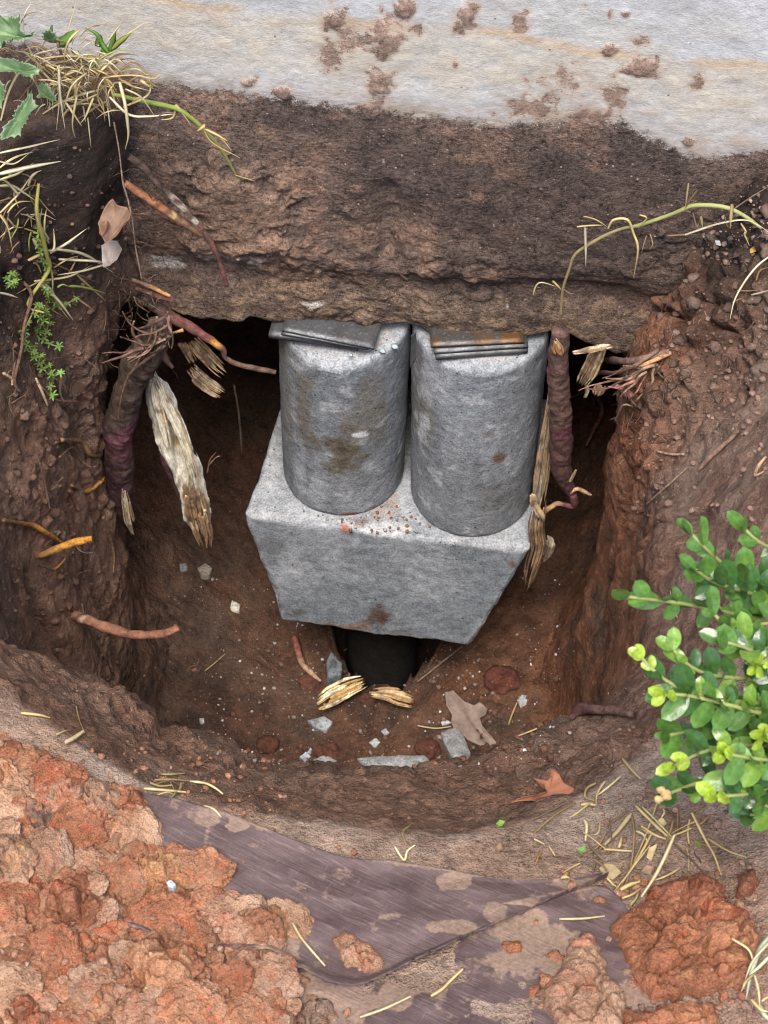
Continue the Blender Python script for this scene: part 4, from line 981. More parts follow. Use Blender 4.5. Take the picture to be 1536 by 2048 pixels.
# ------------------------------------------------------------------ tarpaulin layers in front of the hole
def tarp_mat():
    m, nt, b = new_mat('woven_tarp'); N = NT(nt)
    co = N.mapping((1, 1, 1), (0, 0, .42)); c1 = N.mapping((.6, 9, 1), (0, 0, .0), co); c2 = N.mapping((9, .8, 1), (0, 0, 0), co)
    n1 = N.noise(60, 4, .7, c1); n2 = N.noise(60, 3, .7, c2); n3 = N.noise(22, 5, .65); n4 = N.noise(320, 3, .6)
    c = N.mixc(N.ramp(n3, .35, .65), (.075, .047, .046), (.135, .092, .09))
    c = N.mixc(N.ramp(n1, .54, .7, 0, .5), c, (.27, .2, .185)); c = N.mixc(N.ramp(n2, .62, .72, 0, .3), c, (.3, .22, .21))
    c = N.mixc(N.ramp(n1, .46, .32, 0, .5), c, (.05, .03, .033))
    d = N.attr('dirt', 'Fac'); rg = N.math('ADD', N.math('MULTIPLY', N.math('SUBTRACT', N.noise(48, 5, .7), .5), 1.5), N.math('MULTIPLY', N.math('SUBTRACT', n4, .5), .6)); dm = N.ramp(N.math('ADD', d, rg), .34, .62, 0, .95)
    c = N.mixc(dm, c, N.mixc(N.ramp(n4, .3, .7), (.19, .128, .095), (.31, .215, .16)))
    N.link(c, b.inputs['Base Color'])
    h = N.math('ADD', N.math('MULTIPLY', n1, 1.0), N.math('ADD', N.math('MULTIPLY', n2, .5), N.math('MULTIPLY', n4, .4)))
    N.link(N.bump(h, .0010), b.inputs['Normal'])
    N.link(N.ramp(dm, 0, 1, .62, .95), b.inputs['Roughness']); b.inputs['Specular IOR Level'].default_value = .35
    return m
M['tarp'] = tarp_mat()
def tarp(top, bot, lift, label, nu=200, nv=90, dirts=(), edge_up=.006, seed=0, gd=.35):
    Tc = spline(np.array([(a, b, 0) for a, b in top], float), nu)[:, :2]; Bc = spline(np.array([(a, b, 0) for a, b in bot], float), nu)[:, :2]
    v = np.linspace(0, 1, nv)[:, None, None]; G = Tc[None]*(1-v) + Bc[None]*v
    cs = 7; Pg = np.array([[hit(*G[min(j, nv-1), min(i, nu-1)])[0] for i in list(range(0, nu, cs))+[nu-1]] for j in list(range(0, nv, cs))+[nv-1]])
    ui = np.interp(np.arange(nu), list(range(0, nu, cs))+[nu-1], np.arange(Pg.shape[1])); vi = np.interp(np.arange(nv), list(range(0, nv, cs))+[nv-1], np.arange(Pg.shape[0]))
    i0 = np.minimum(ui.astype(int), Pg.shape[1]-2); j0 = np.minimum(vi.astype(int), Pg.shape[0]-2); fx = (ui-i0)[None, :, None]; fy = (vi-j0)[:, None, None]
    P = Pg[np.ix_(j0, i0)]*(1-fx)*(1-fy)+Pg[np.ix_(j0, i0+1)]*fx*(1-fy)+Pg[np.ix_(j0+1, i0)]*(1-fx)*fy+Pg[np.ix_(j0+1, i0+1)]*fx*fy
    f_ = P.reshape(-1, 3); vv_ = np.repeat(np.linspace(0, 1, nv), nu); uu = np.tile(np.linspace(0, 1, nu), nv)
    fold = .0055*fbm(f_*[1, 2.2, 0], 9, 3, seed) + .004*(ridge(f_*[1, 1.8, 0], 7, 2, seed+21)**5-.3) + .0015*fbm(f_, 50, 3, seed+1)
    h = lift + fold + edge_up*sst(vv_, .9, 1)*(.8+.6*fbm(f_, 18, 2, seed+2)) + .002*sst(vv_, .1, 0)
    V = f_ + UPV*h[:, None]
    # frayed lower edge
    V[-nu:] += (up*-1)[None]*(.0025*fbm(V[-nu:], 240, 2, seed+3))[:, None]
    V2 = V - UPV*.0016; Fa = grid_faces(nu, nv); Fb = Fa[:, ::-1]+len(V)
    e = np.concatenate([np.arange(nu), np.arange(1, nv)*nu+nu-1, (nv-1)*nu+np.arange(nu-2, -1, -1), np.arange(nv-2, 0, -1)*nu]); e2 = np.roll(e, -1)
    side = np.stack([e, e+len(V), e2+len(V), e2], -1)
    dd = gd*sst(fbm(f_, 13, 4, seed+5), .0, .35)*.9 + gd*.5*sst(fbm(f_, 45, 3, seed+6), .1, .4)
    px_, py_ = G[..., 0].ravel(), G[..., 1].ravel()
    for (a, b, ra, rb, s) in dirts:
        dd = np.maximum(dd, s*sst(np.hypot((px_-a)/ra, (py_-b)/rb)+.55*fbm(f_, 70, 4, seed+7), 1.15, .7))
    dd = np.maximum(dd, .8*sst(vv_, .07, .0)*sst(fbm(f_, 20, 3, seed+8), -.4, .2))
    dd = np.clip(np.concatenate([dd, dd]), 0, 1)
    o = place('tarpaulin', np.concatenate([V, V2]), np.concatenate([Fa, Fb, side])[:, ::-1], M['tarp'], None, True, {'dirt': dd})
    tag(o, label, 'tarpaulin', 'tarpaulin layers'); return o
tarp([(560, 1915), (700, 1880), (860, 1850), (1000, 1815), (1130, 1785), (1215, 1775), (1262, 1835), (1330, 1880)], [(560, 2075), (700, 2080), (860, 2085), (1000, 2085), (1130, 2085), (1230, 2085), (1300, 2085), (1400, 2085)], .0025,
     'lower muddy purple-grey tarpaulin layer at the bottom edge of the picture', seed=5, gd=.7, nu=150, nv=70,
     dirts=[(650, 2010, 120, 60, 1.), (800, 1990, 50, 40, .9), (1080, 1900, 90, 60, 1.), (1030, 1840, 60, 40, .9), (1270, 2000, 60, 50, .9)])
tarp([(285, 1590), (350, 1606), (480, 1645), (600, 1692), (700, 1722), (850, 1738), (950, 1757), (1050, 1767), (1130, 1762), (1205, 1752)],
     [(250, 1860), (400, 1905), (540, 1912), (620, 1960), (715, 1988), (800, 1952), (900, 1905), (1000, 1858), (1090, 1815), (1215, 1758)], .007,
     'upper purple-brown woven tarpaulin layer lying in front of the hole', seed=9, gd=.65, edge_up=.011,
     dirts=[(480, 1660, 26, 18, 1.), (905, 1768, 40, 22, 1.), (920, 1862, 46, 20, .95), (700, 1660, 40, 20, .5), (865, 1865, 20, 14, .8), (990, 1835, 30, 26, .7), (500, 1640, 60, 20, .6), (690, 1760, 26, 26, .5), (780, 1842, 26, 8, .7), (1140, 1770, 50, 14, .9), (560, 1890, 60, 40, .9), (410, 1640, 40, 26, .6), (720, 1690, 10, 8, .3)])

# ------------------------------------------------------------------ red clay spoil
heap = [(-60, 1465), (20, 1485), (90, 1500), (130, 1540), (205, 1575), (262, 1582), (300, 1615), (305, 1650), (312, 1690), (375, 1700), (430, 1705), (440, 1760), (432, 1800), (470, 1815), (560, 1800), (588, 1850), (575, 1890), (540, 1905), (575, 1935), (610, 1960), (590, 2010), (600, 2100), (-60, 2100)]
def heapcol(V, cc):
    for (a, b, r_, c2, s) in [(140, 1890, 22, (.70, .46, .21), .95), (95, 1940, 14, (.62, .36, .14), .9), (340, 1795, 12, (.45, .46, .47), .0), (90, 1650, 40, (.17, .12, .10), .8), (50, 1760, 50, (.32, .11, .06), .6), (180, 1980, 60, (.24, .09, .05), .6), (420, 1600, 40, (.3, .1, .05), .6), (330, 1760, 50, (.45, .25, .12), .8), (190, 1870, 60, (.33, .10, .05), .7)]:
        P0, _ = hit(a, b, .02); d = np.linalg.norm((V-P0)*[1, 1, .3], axis=1)/(r_*pxm(P0)); cc = mix(cc, c2, sst(d+.6*fbm(V, 60, 3, 333), 1.1, .5)*s)
    return cc
heap_o = clod_patch('clay_heap', heap, .014, CLAY*.85, 'heap of crumbled red clay in the lower left corner', 'clay heap', step=2.6, seed=1200, lump=.6, edge=.35, rag=16, wscale=34, cfun=heapcol)
# heap surface for things lying on it
hm = heap_o.data; hv = np.zeros(len(hm.vertices)*3, np.float32); hm.vertices.foreach_get('co', hv); hv = hv.reshape(-1, 3)+np.array(heap_o.location)
HB = BVHTree.FromPolygons(hv.tolist(), [tuple(p.vertices) for p in hm.polygons])
def hit2(px, py, lift=0.):
    v = Vector(fw + rt*(px-768)/FPX + up*(1024-py)/FPX).normalized(); loc, n, i, d = HB.ray_cast(Vector(CAM), v)
    g, gn = hit(px, py, lift)
    if loc is None: return g, gn
    return np.array(loc)+UPV*lift, np.array((0, 0, 1.))
CG = 'red clay clods'
for i, (poly, H, c_, lab) in enumerate([
        ([(80, 1575), (120, 1548), (180, 1553), (235, 1562), (255, 1590), (265, 1640), (205, 1650), (140, 1640), (90, 1625)], .026, CLAYP, 'smooth pale clay clod near the top of the clay heap'),
        ([(262, 1572), (290, 1580), (300, 1610), (305, 1640), (270, 1680), (215, 1672), (200, 1625), (215, 1580)], .024, CLAY, 'rounded clay clod at the heap edge beside the upper tarpaulin'),
        ([(-30, 1525), (25, 1525), (42, 1550), (36, 1585), (-30, 1600)], .034, CLAYR, 'dark red clay clod at the left picture edge, topmost of the heap'),
        ([(375, 1690), (430, 1675), (480, 1690), (508, 1740), (495, 1765), (450, 1775), (400, 1760)], .022, CLAY, 'lumpy clay clod lying alone on the upper tarpaulin beside the heap'),
        ([(225, 1710), (290, 1705), (340, 1725), (345, 1765), (300, 1780), (250, 1765)], .026, np.array((.45, .25, .13)), 'yellowish clay clod in the middle of the heap'),
        ([(520, 1800), (580, 1805), (588, 1850), (575, 1880), (520, 1895), (470, 1870), (480, 1830)], .02, CLAY, 'broad clay clod at the right end of the heap'),
        ([(660, 1885), (690, 1862), (715, 1880), (750, 1895), (775, 1925), (770, 1950), (730, 1960), (690, 1938)], .018, CLAYP, 'oval clay clod lying near the torn corner of the upper tarpaulin'),
        ([(572, 1995), (615, 1968), (668, 1985), (685, 2030), (650, 2075), (580, 2075), (560, 2040)], .02, MUD, 'smooth grey-brown mud lump at the bottom edge of the picture'),
        ([(1220, 1862), (1250, 1822), (1320, 1795), (1340, 1768), (1400, 1758), (1442, 1770), (1452, 1805), (1500, 1832), (1522, 1885), (1495, 1960), (1400, 2000), (1300, 2002), (1258, 1950)], .021, CLAYR, 'largest cracked red clay clod below the straw on the right'),
        ([(1132, 1902), (1180, 1870), (1206, 1900), (1212, 1940), (1252, 2012), (1240, 2075), (1115, 2075), (1074, 1988), (1108, 1960)], .017, CLAYP, 'tall flat-topped clay clod left of the largest cracked clod'),
        ([(1300, 1790), (1350, 1762), (1400, 1752), (1445, 1775), (1430, 1815), (1380, 1830), (1320, 1820)], .026, np.array((.24, .10, .06)), 'rough dark clay clod on the upper side of the largest cracked clod'),
        ([(1470, 1752), (1505, 1745), (1520, 1775), (1500, 1800), (1470, 1795)], .02, np.array((.22, .10, .065)), 'small dark clay clod right of the rough dark clod'),
        ([(1240, 2035), (1320, 2015), (1420, 2010), (1440, 2050), (1400, 2085), (1250, 2085)], .018, CLAYR, 'crumbled clay pieces at the bottom edge below the largest clod'),
        ([(995, 1893), (1020, 1884), (1044, 1882), (1046, 1900), (1020, 1912)], .008, CLAYR, 'thin red clay flake under the torn edge of the upper tarpaulin'),
        ([(475, 1772), (490, 1765), (492, 1785), (470, 1792), (455, 1784)], .012, CLAYP, 'small clay clod on the upper tarpaulin just below the lumpy clod'),
        ([(100, 1760), (170, 1740), (215, 1790), (200, 1850), (130, 1870), (80, 1830)], .03, CLAYR, 'reddest clay clod in the middle left of the heap'),
        ([(250, 1890), (330, 1850), (400, 1880), (410, 1950), (330, 1990), (260, 1960)], .026, CLAY, 'wide cracked clay clod in the lower middle of the heap'),
        ([(-30, 1660), (60, 1665), (85, 1710), (60, 1755), (-30, 1770)], .03, CLAYP, 'broad flat clay clod at the left picture edge'),
        ([(-30, 1990), (60, 1980), (110, 2020), (100, 2085), (-30, 2085)], .024, np.array((.26, .13, .08)), 'brown clay clod in the bottom left corner')]):
    clod_patch('clay_clod', poly, H, c_, lab, 'clay clod', CG, step=3.0, seed=1300+i*11, lump=.5, edge=.3, rag=13, wscale=40,
               surf=(None if poly[0][0] > 600 else (lambda Xp, Yp: np.array([[hit2(a, b, -.012)[0] for a in Xp[0]] for b in Yp[:, 0]]))))

def ico(sub=2):
    import bmesh
    bm = bmesh.new(); bmesh.ops.create_icosphere(bm, subdivisions=sub, radius=1); v = np.array([q.co[:] for q in bm.verts]); f_ = [tuple(x.index for x in q.verts) for q in bm.faces]; bm.free(); return v, f_
I4, F4 = ico(4); I2, F2 = ico(2); I1, F1 = ico(1)
# loose clods packed over the heap and a few beyond its edge
CLV = []
for k in range(8):
    I5, F5 = ico(6); w1, w2, wc = worley(I5+.35*np.stack([fbm(I5, 1.6, 3, 2300+k), fbm(I5, 1.6, 3, 2310+k), fbm(I5, 1.6, 3, 2320+k)], -1), 1.5, 2330+k)
    r_ = 1+.30*fbm(I5, 1.1, 3, 2340+k)+.16*(wc-.5)+.09*(sst(w2-w1, 0, .25)-.8)+.13*fbm(I5, 3.4, 4, 2350+k)+.03*fbm(I5, 14, 3, 2360+k)
    v = I5*r_[:, None]*np.array([1, .88, .55]); v[:, 2] = np.where(v[:, 2] > .30, .30+(v[:, 2]-.30)*.4, v[:, 2]); base_c = [CLAY, CLAYP*.95, CLAYR, CLAYP, CLAYP, CLAY*.9, np.array((.36, .23, .15)), CLAYR*.95][k]
    cc = mix(np.tile(base_c, (len(v), 1)), base_c*.55, sst(w2-w1, .12, 0.)*.6); cc = mix(cc, base_c*(1.15, .7, .6), sst(fbm(I5, 2, 3, 2370+k), .05, .4)*.5); cc = mix(cc, np.minimum(base_c*1.3, .6), sst(fbm(I5, 3, 3, 2380+k), .1, .4)*.4)
    CLV.append([mesh_np('clay_clod', v*z_, F5, M['clod'], True, {'col': cc}) for z_ in (.026, .009, .0038)])
rs = random.Random(12); heap_in = [(a, b) for a, b in heap]; placed = []
def inheap(x, y): return poly_sdf(heap_in, np.array([x]), np.array([y]))[0]
big_l, mid_l = [], []
for ci_, (n_c, r0_, r1_, gap) in enumerate(((26, 48, 92, .66), (44, 16, 34, .6), (90, 6, 12, .5))):
    cnt = 0; tries = 0
    while cnt < n_c and tries < 6000:
        tries += 1; x, y = rs.uniform(-30, 700), rs.uniform(1440, 2070); r_ = rs.uniform(r0_, r1_)
        if inheap(x, y) < (r_*.35 if r_ > 14 else -14): continue
        if any(math.hypot(x-a, y-b) < (r_+q_)*gap for a, b, q_ in placed): continue
        placed.append((x, y, r_)); cnt += 1
        P0, _ = hit2(x, y, 0); sc_ = r_*pxm(P0); o = bpy.data.objects.new('clay_clod', rs.choice(CLV)[ci_]); COL.objects.link(o)
        sc_ /= (.026, .009, .0038)[ci_]; o.location = P0-UPV*r_*pxm(P0)*(.10, .02, -.05)[ci_]; o.scale = (sc_*rs.uniform(.85, 1.15), sc_*rs.uniform(.85, 1.15), sc_*rs.uniform(.7, 1.0)*(.8, 1, 1)[ci_]); o.rotation_euler = (rs.uniform(-.16, .16), rs.uniform(-.16, .16), rs.uniform(0, 6.28))
        sz = 'large' if r_ > 29 else 'middling' if r_ > 14 else 'small'
        (big_l, mid_l, [])[ci_].append((x, o))
        tag(o, '%s rough red clay clod among the packed clods of the heap' % sz, 'clay clod', '%s clods packed on the clay heap' % sz)
for lst_, sz in ((big_l, 'large'), (mid_l, 'middling')):
    for k, (_, o) in enumerate(sorted(lst_, key=lambda t_: t_[0])): o['label'] = '%s rough clay clod on the heap, %s of the %s ones from the left' % (sz, ordinal(k+1), sz)
# small loose crumbs of clay and soil: uncountable
def crumbs(n, zone, smin, smax, cols, hitf, seed, sub=(I1, F1)):
    lst = []; rr = random.Random(seed)
    for k in range(n):
        x, y = zone(rr); P0, nn = hitf(x, y, 0); s = smin*(smax/smin)**(rr.random()**2.2)
        sc = np.array([rr.uniform(.7, 1.3), rr.uniform(.7, 1.3), rr.uniform(.5, .95)])*s
        v = sub[0]*(1+.5*vnoise(sub[0]*1.5+k*3.1, seed))[:, None]*sc; a = rr.uniform(0, 6.28); ca, sa = math.cos(a), math.sin(a)
        v = np.stack([v[:, 0]*ca-v[:, 1]*sa, v[:, 0]*sa+v[:, 1]*ca, v[:, 2]], -1)
        c_ = np.array(rr.choice(cols))*rr.uniform(.75, 1.25); lst.append((v+P0+nn*s*.35, sub[1], np.tile(c_, (len(v), 1))))
    return merge(lst)
def boxz(x0, x1, y0, y1): return lambda r: (r.uniform(x0, x1), r.uniform(y0, y1))
V1 = [crumbs(900, boxz(0, 560, 1500, 2040), .0006, .0036, [CLAY, CLAYR, CLAYP, CLAY*.8], hit2, 1),
      crumbs(170, boxz(1060, 1530, 1760, 2046), .0015, .006, [CLAY, CLAYR, CLAYP, MUD], hit2, 22, (I2, F2)), crumbs(120, boxz(380, 720, 1690, 2046), .001, .0045, [CLAY, CLAYR, CLAYP], hit2, 23, (I2, F2)),
      crumbs(260, boxz(1080, 1530, 1740, 2040), .0006, .0032, [CLAY, CLAYR, MUD], hit2, 2)]
V, F_, c_ = merge(V1); tag(place('clay_crumbs', V, F_, M['clod'], None, True, {'col': c_}), 'loose crumbs of red clay scattered over the heap and clods', 'crumbs', kind='stuff')
V1 = [crumbs(420, boxz(380, 1150, 1280, 1540), .0009, .0045, [(.15, .09, .068), (.2, .11, .075), (.24, .13, .09), (.3, .27, .25)], hit, 3),
      crumbs(330, boxz(100, 1300, 1330, 1640), .0006, .0022, [(.24, .15, .11), (.28, .18, .14), (.18, .115, .09)], hit, 4),
      crumbs(520, boxz(1260, 1536, 330, 1050), .0008, .0045, [(.22, .15, .12), (.18, .125, .1), (.26, .18, .145)], hit, 5),
      crumbs(420, boxz(0, 240, 290, 1330), .0008, .0045, [(.15, .1, .08), (.2, .13, .1), (.11, .08, .065)], hit, 6),
      crumbs(110, boxz(1250, 1536, 420, 800), .0025, .009, [(.15, .105, .083), (.19, .135, .105), (.12, .088, .072)], hit, 18, (I2, F2)), crumbs(60, boxz(20, 240, 500, 1300), .002, .007, [(.13, .085, .065), (.16, .1, .075)], hit, 19, (I2, F2)),
      crumbs(70, boxz(560, 1150, 1290, 1520), .002, .006, [(.12, .07, .052), (.15, .08, .058), (.2, .1, .07)], hit, 20, (I2, F2)),
      crumbs(220, boxz(1200, 1536, 1450, 1760), .0008, .004, [(.2, .14, .11), (.28, .2, .16)], hit, 7),
      crumbs(420, boxz(1300, 1536, 315, 520), .0008, .004, [(.06, .047, .042), (.085, .064, .056), (.12, .09, .075), (.3, .26, .23)], hit, 8)]
V, F_, c_ = merge(V1); tag(place('soil_crumbs', V, F_, M['clod'], None, True, {'col': c_}), 'loose brown soil crumbs and grit on the banks and pit floor', 'crumbs', kind='stuff')
V, F_, c_ = crumbs(330, boxz(400, 1120, 1110, 1530), .0006, .0028, [(.5, .5, .5), (.38, .39, .4), (.6, .59, .57)], hit, 9)
tag(place('concrete_grit', V, F_, M['concrete'], None, False, {'col': c_}), 'tiny pale concrete grit sprinkled on the dark pit floor', 'grit', kind='stuff')
V1 = []
_r = random.Random(77)
for k in range(130):
    x_, y_ = _r.gauss(745, 60), _r.gauss(1040, 22); P0 = on(x_, y_, z=ZB_+.0005)
    if np.hypot(P0[0]-cl0[0], P0[1]-cl0[1]) < .078 or np.hypot(P0[0]-cr0[0], P0[1]-cr0[1]) < .079 or y_ > 1062+(x_-690)*.12: continue
    s = _r.uniform(.0006, .0026); v = I1*(1+.4*vnoise(I1*1.8+k, 3))[:, None]*s; V1.append((v+P0, F1, np.tile(np.array(_r.choice([(.5, .5, .5), (.35, .34, .33), (.26, .12, .07), (.2, .13, .09)])), (len(v), 1))))
V, F_, c_ = merge(V1); tag(place('block_grit', V, F_, M['clod'], None, False, {'col': c_}), 'grit and red crumbs on top of the tapered block between the cylinders', 'grit', kind='stuff')
# individually visible soil lumps on the pit floor
for i, (x, y, r_, c_, lab) in enumerate([(535, 1492, 24, (.13, .06, .042), 'round reddish soil lump on the pit floor left of the concrete chips'), (660, 1502, 20, (.15, .07, .05), 'reddish soil lump touching the small chips on the pit floor'), (640, 1505, 16, (.14, .065, .045), 'small soil lump behind the small concrete chips'), (855, 1500, 26, (.13, .06, .045), 'reddish soil lump left of the rough concrete chip'),
        (620, 1365, 22, (.14, .065, .048), 'soil lump under the reddish twig'), (1005, 1362, 36, (.15, .06, .045), 'flat reddish soil lump at the right back of the pit floor'), (735, 1400, 18, (.11, .055, .04), 'soil lump between the two wood chips')]):
    P0, nn = hit(x, y, 0); s = r_*pxm(P0); v = I4*(1+.22*fbm(I4, 2.2, 4, 1500+i)+.06*fbm(I4, 9, 3, 1501+i))[:, None]*np.array([s, s*.9, s*.6])
    cc = mix(np.tile(np.array(c_), (len(v), 1)), np.array(c_)*.6, sst(fbm(I4, 3, 3, 1502+i), 0, .4))
    tag(place('soil_lump', v+P0+UPV*s*.15, F4, M['clod'], None, True, {'col': cc}), lab, 'soil lump', 'soil lumps on the pit floor')

# ------------------------------------------------------------------ concrete chips on the pit floor
def chip(poly, th, col, label, group='concrete chips on the pit floor', name='concrete_chip', mat='concrete', cat='concrete chip', lift=0.0, tilt=.0, seed=0, cfun=None, nr=9, dome=.15):
    p = np.array(poly, float); cx_, cy_ = p.mean(0); m = len(p); K = 6
    q = np.array([p[i]*(1-t)+p[(i+1) % m]*t for i in range(m) for t in np.linspace(0, 1, K, endpoint=False)])
    C0, nn = hit(cx_, cy_, 0)
    d0 = float((C0-CAM)@fw)
    ring_ = []
    for x, y in q:
        v = fw + rt*(x-768)/FPX + up*(1024-y)/FPX; nrm = UPV + rt*tilt
        t = ((C0-CAM)@nrm)/(v@nrm); ring_.append(CAM+v*t)
    ring_ = np.array(ring_); ring_ += rt*(.0012*fbm(ring_, 180, 2, seed))[:, None]
    rows_ = [ring_ - UPV*.004]; 
    for s_, hh in [(1.0, .35), (.985, .8), (.93, 1.0)] + [(s2, 1+dome*(1-s2)) for s2 in np.linspace(.8, .0, nr)]:
        rows_.append(C0 + (ring_-C0)*s_ + UPV*th*hh)
    V = np.concatenate(rows_); k = len(q)
    nz = fbm(V, 90, 4, seed+1)*th*.28; V[k:, 2] += nz[k:]; V[:, 2] += lift
    cc = np.tile(np.array(col), (len(V), 1)); cc = mix(cc, np.array(col)*.5, sst(fbm(V, 120, 3, seed+2), .05, .4)*.6); cc = mix(cc, np.minimum(np.array(col)*1.5, .8), sst(fbm(V, 60, 3, seed+3), .1, .4)*.5)
    if cfun: cc = cfun(V, cc, np.tile(np.arange(k), len(rows_)), np.repeat([1, 1, .985, .93]+list(np.linspace(.8, 0, nr)), k))
    o = place(name, V, grid_faces(k, len(rows_), True), M[mat], None, mat != 'concrete', {'col': cc})
    return tag(o, label, cat, group)
GC = (.34, .355, .365)
for i, (poly, th, c_, lab) in enumerate([
        ([(880, 1475), (905, 1464), (926, 1475), (935, 1500), (942, 1517), (905, 1528), (892, 1506)], .018, (.33, .33, .33), 'rough pitted concrete chip below the dead oak leaf'),
        ([(714, 1523), (780, 1518), (850, 1517), (859, 1526), (850, 1540), (790, 1551), (742, 1546)], .012, (.36, .375, .38), 'long flat concrete chip at the front of the pit floor'),
        ([(614, 1446), (650, 1437), (667, 1449), (652, 1467), (630, 1461)], .010, (.35, .37, .39), 'angular concrete chip below the pale wood chip'),
        ([(738, 1486), (752, 1477), (761, 1486), (749, 1496)], .005, (.42, .43, .44), 'small white concrete chip above the long flat chip'),
        ([(761, 1463), (771, 1457), (779, 1467), (769, 1472)], .004, (.40, .42, .44), 'tiny white concrete chip right of the angular chip'),
        ([(626, 1521), (650, 1511), (676, 1524), (645, 1532)], .006, (.36, .38, .39), 'flat pale chip at the front edge of the pit floor'),
        ([(600, 1516), (611, 1505), (623, 1515), (609, 1527)], .006, (.34, .36, .38), 'small chip leftmost at the front edge of the pit floor'),
        ([(614, 1506), (621, 1496), (629, 1502), (621, 1509)], .004, (.42, .44, .46), 'tiny bright chip above the leftmost front chip'),
        ([(1034, 1402), (1044, 1390), (1059, 1394), (1055, 1410), (1041, 1416)], .004, (.52, .53, .54), 'white flake on the right side of the pit floor'),
        ([(653, 1340), (664, 1320), (685, 1345), (684, 1368), (654, 1373)], .03, (.16, .175, .19), 'dark grey upright concrete shard beside the pile'),
        ([(880, 1446), (891, 1438), (902, 1446), (886, 1452)], .004, (.55, .57, .58), 'tiny chip left of the dead oak leaf'),
        ([(449, 1200), (457, 1188), (466, 1203), (481, 1210), (478, 1224), (464, 1222)], .004, (.62, .58, .5), 'ragged white flake on the dark slope left of the block'),
        ([(396, 1140), (412, 1130), (426, 1142), (418, 1156), (402, 1156)], .008, (.36, .31, .26), 'brownish flake below the split root'),
        ([(358, 1130), (372, 1127), (375, 1140), (362, 1144)], .005, (.3, .3, .31), 'small grey chip below the split root end'),
        ([(398, 1440), (408, 1437), (408, 1447), (400, 1449)], .005, (.45, .45, .46), 'lone grey chip on the dark floor near the left ledge'),
        ([(802, 1392), (810, 1390), (812, 1399), (804, 1400)], .004, (.42, .44, .46), 'tiny chip beside the right wood chip')]):
    chip(poly, th*(.45 if th < .007 else .85), tuple(x*.85 for x in c_), lab, seed=1600+7*i)
chip([(336, 1789), (346, 1785), (356, 1793), (350, 1801), (338, 1798)], .008, (.45, .48, .52), 'small blue-grey concrete chip on the clay heap', seed=1790, lift=.014)
for (pts_, w_, cols_, lab, sd_) in [([(634, 1412), (665, 1392), (700, 1374), (732, 1362)], [14, 21, 20, 13], [(.70, .58, .36), (.52, .34, .12), (.78, .70, .55), (.45, .28, .1)], 'pale wood chip with yellow centre on the pit floor', 71),
        ([(738, 1388), (770, 1388), (800, 1396), (828, 1404)], [8, 13, 17, 14], [(.42, .28, .13), (.33, .2, .09), (.55, .42, .25)], 'brown wood chip right of the pale wood chip', 72)]:
    fibres('wood_chip', pts_, w_, cols_, None, lab, 'wood chip', 'wood chips', n=13, rag=.34, thick=.03, seed=sd_, z=-1.075)
# crumbs of broken concrete on the left cylinder top
for i, (x, y, r_, lab) in enumerate([(700, 710, 7, 'small concrete crumb at the front of the left cylinder top'), (765, 702, 9, 'concrete crumb right of the left shims'), (790, 692, 10, 'largest concrete crumb on the rim of the left cylinder'), (745, 715, 5, 'tiny concrete crumb below the left shims')]):
    P0 = on(x, y, z=ZT+.003); s = r_*pxm(P0); v = I1*(1+.5*vnoise(I1*1.9+i, 5))[:, None]*np.array([s*.8, s*.6, s*.5])
    tag(place('concrete_crumb', v+P0, F1, M['concrete'], None, False, {'col': np.tile((.40, .49, .5), (len(v), 1))}), lab, 'concrete crumb', 'concrete crumbs on the left cylinder')
# dark slip of shim caught between the cylinders
a, b, c2, d2 = on(822, 670, Y=-.03), on(832, 664, Y=-.02), on(832, 715, Y=-.03), on(820, 735, Y=-.035)
tag(slab('shim_sliver', (a, b, c2, d2), .003, M['steel']), 'dark bent shim sliver wedged between the two cylinders', 'shim')
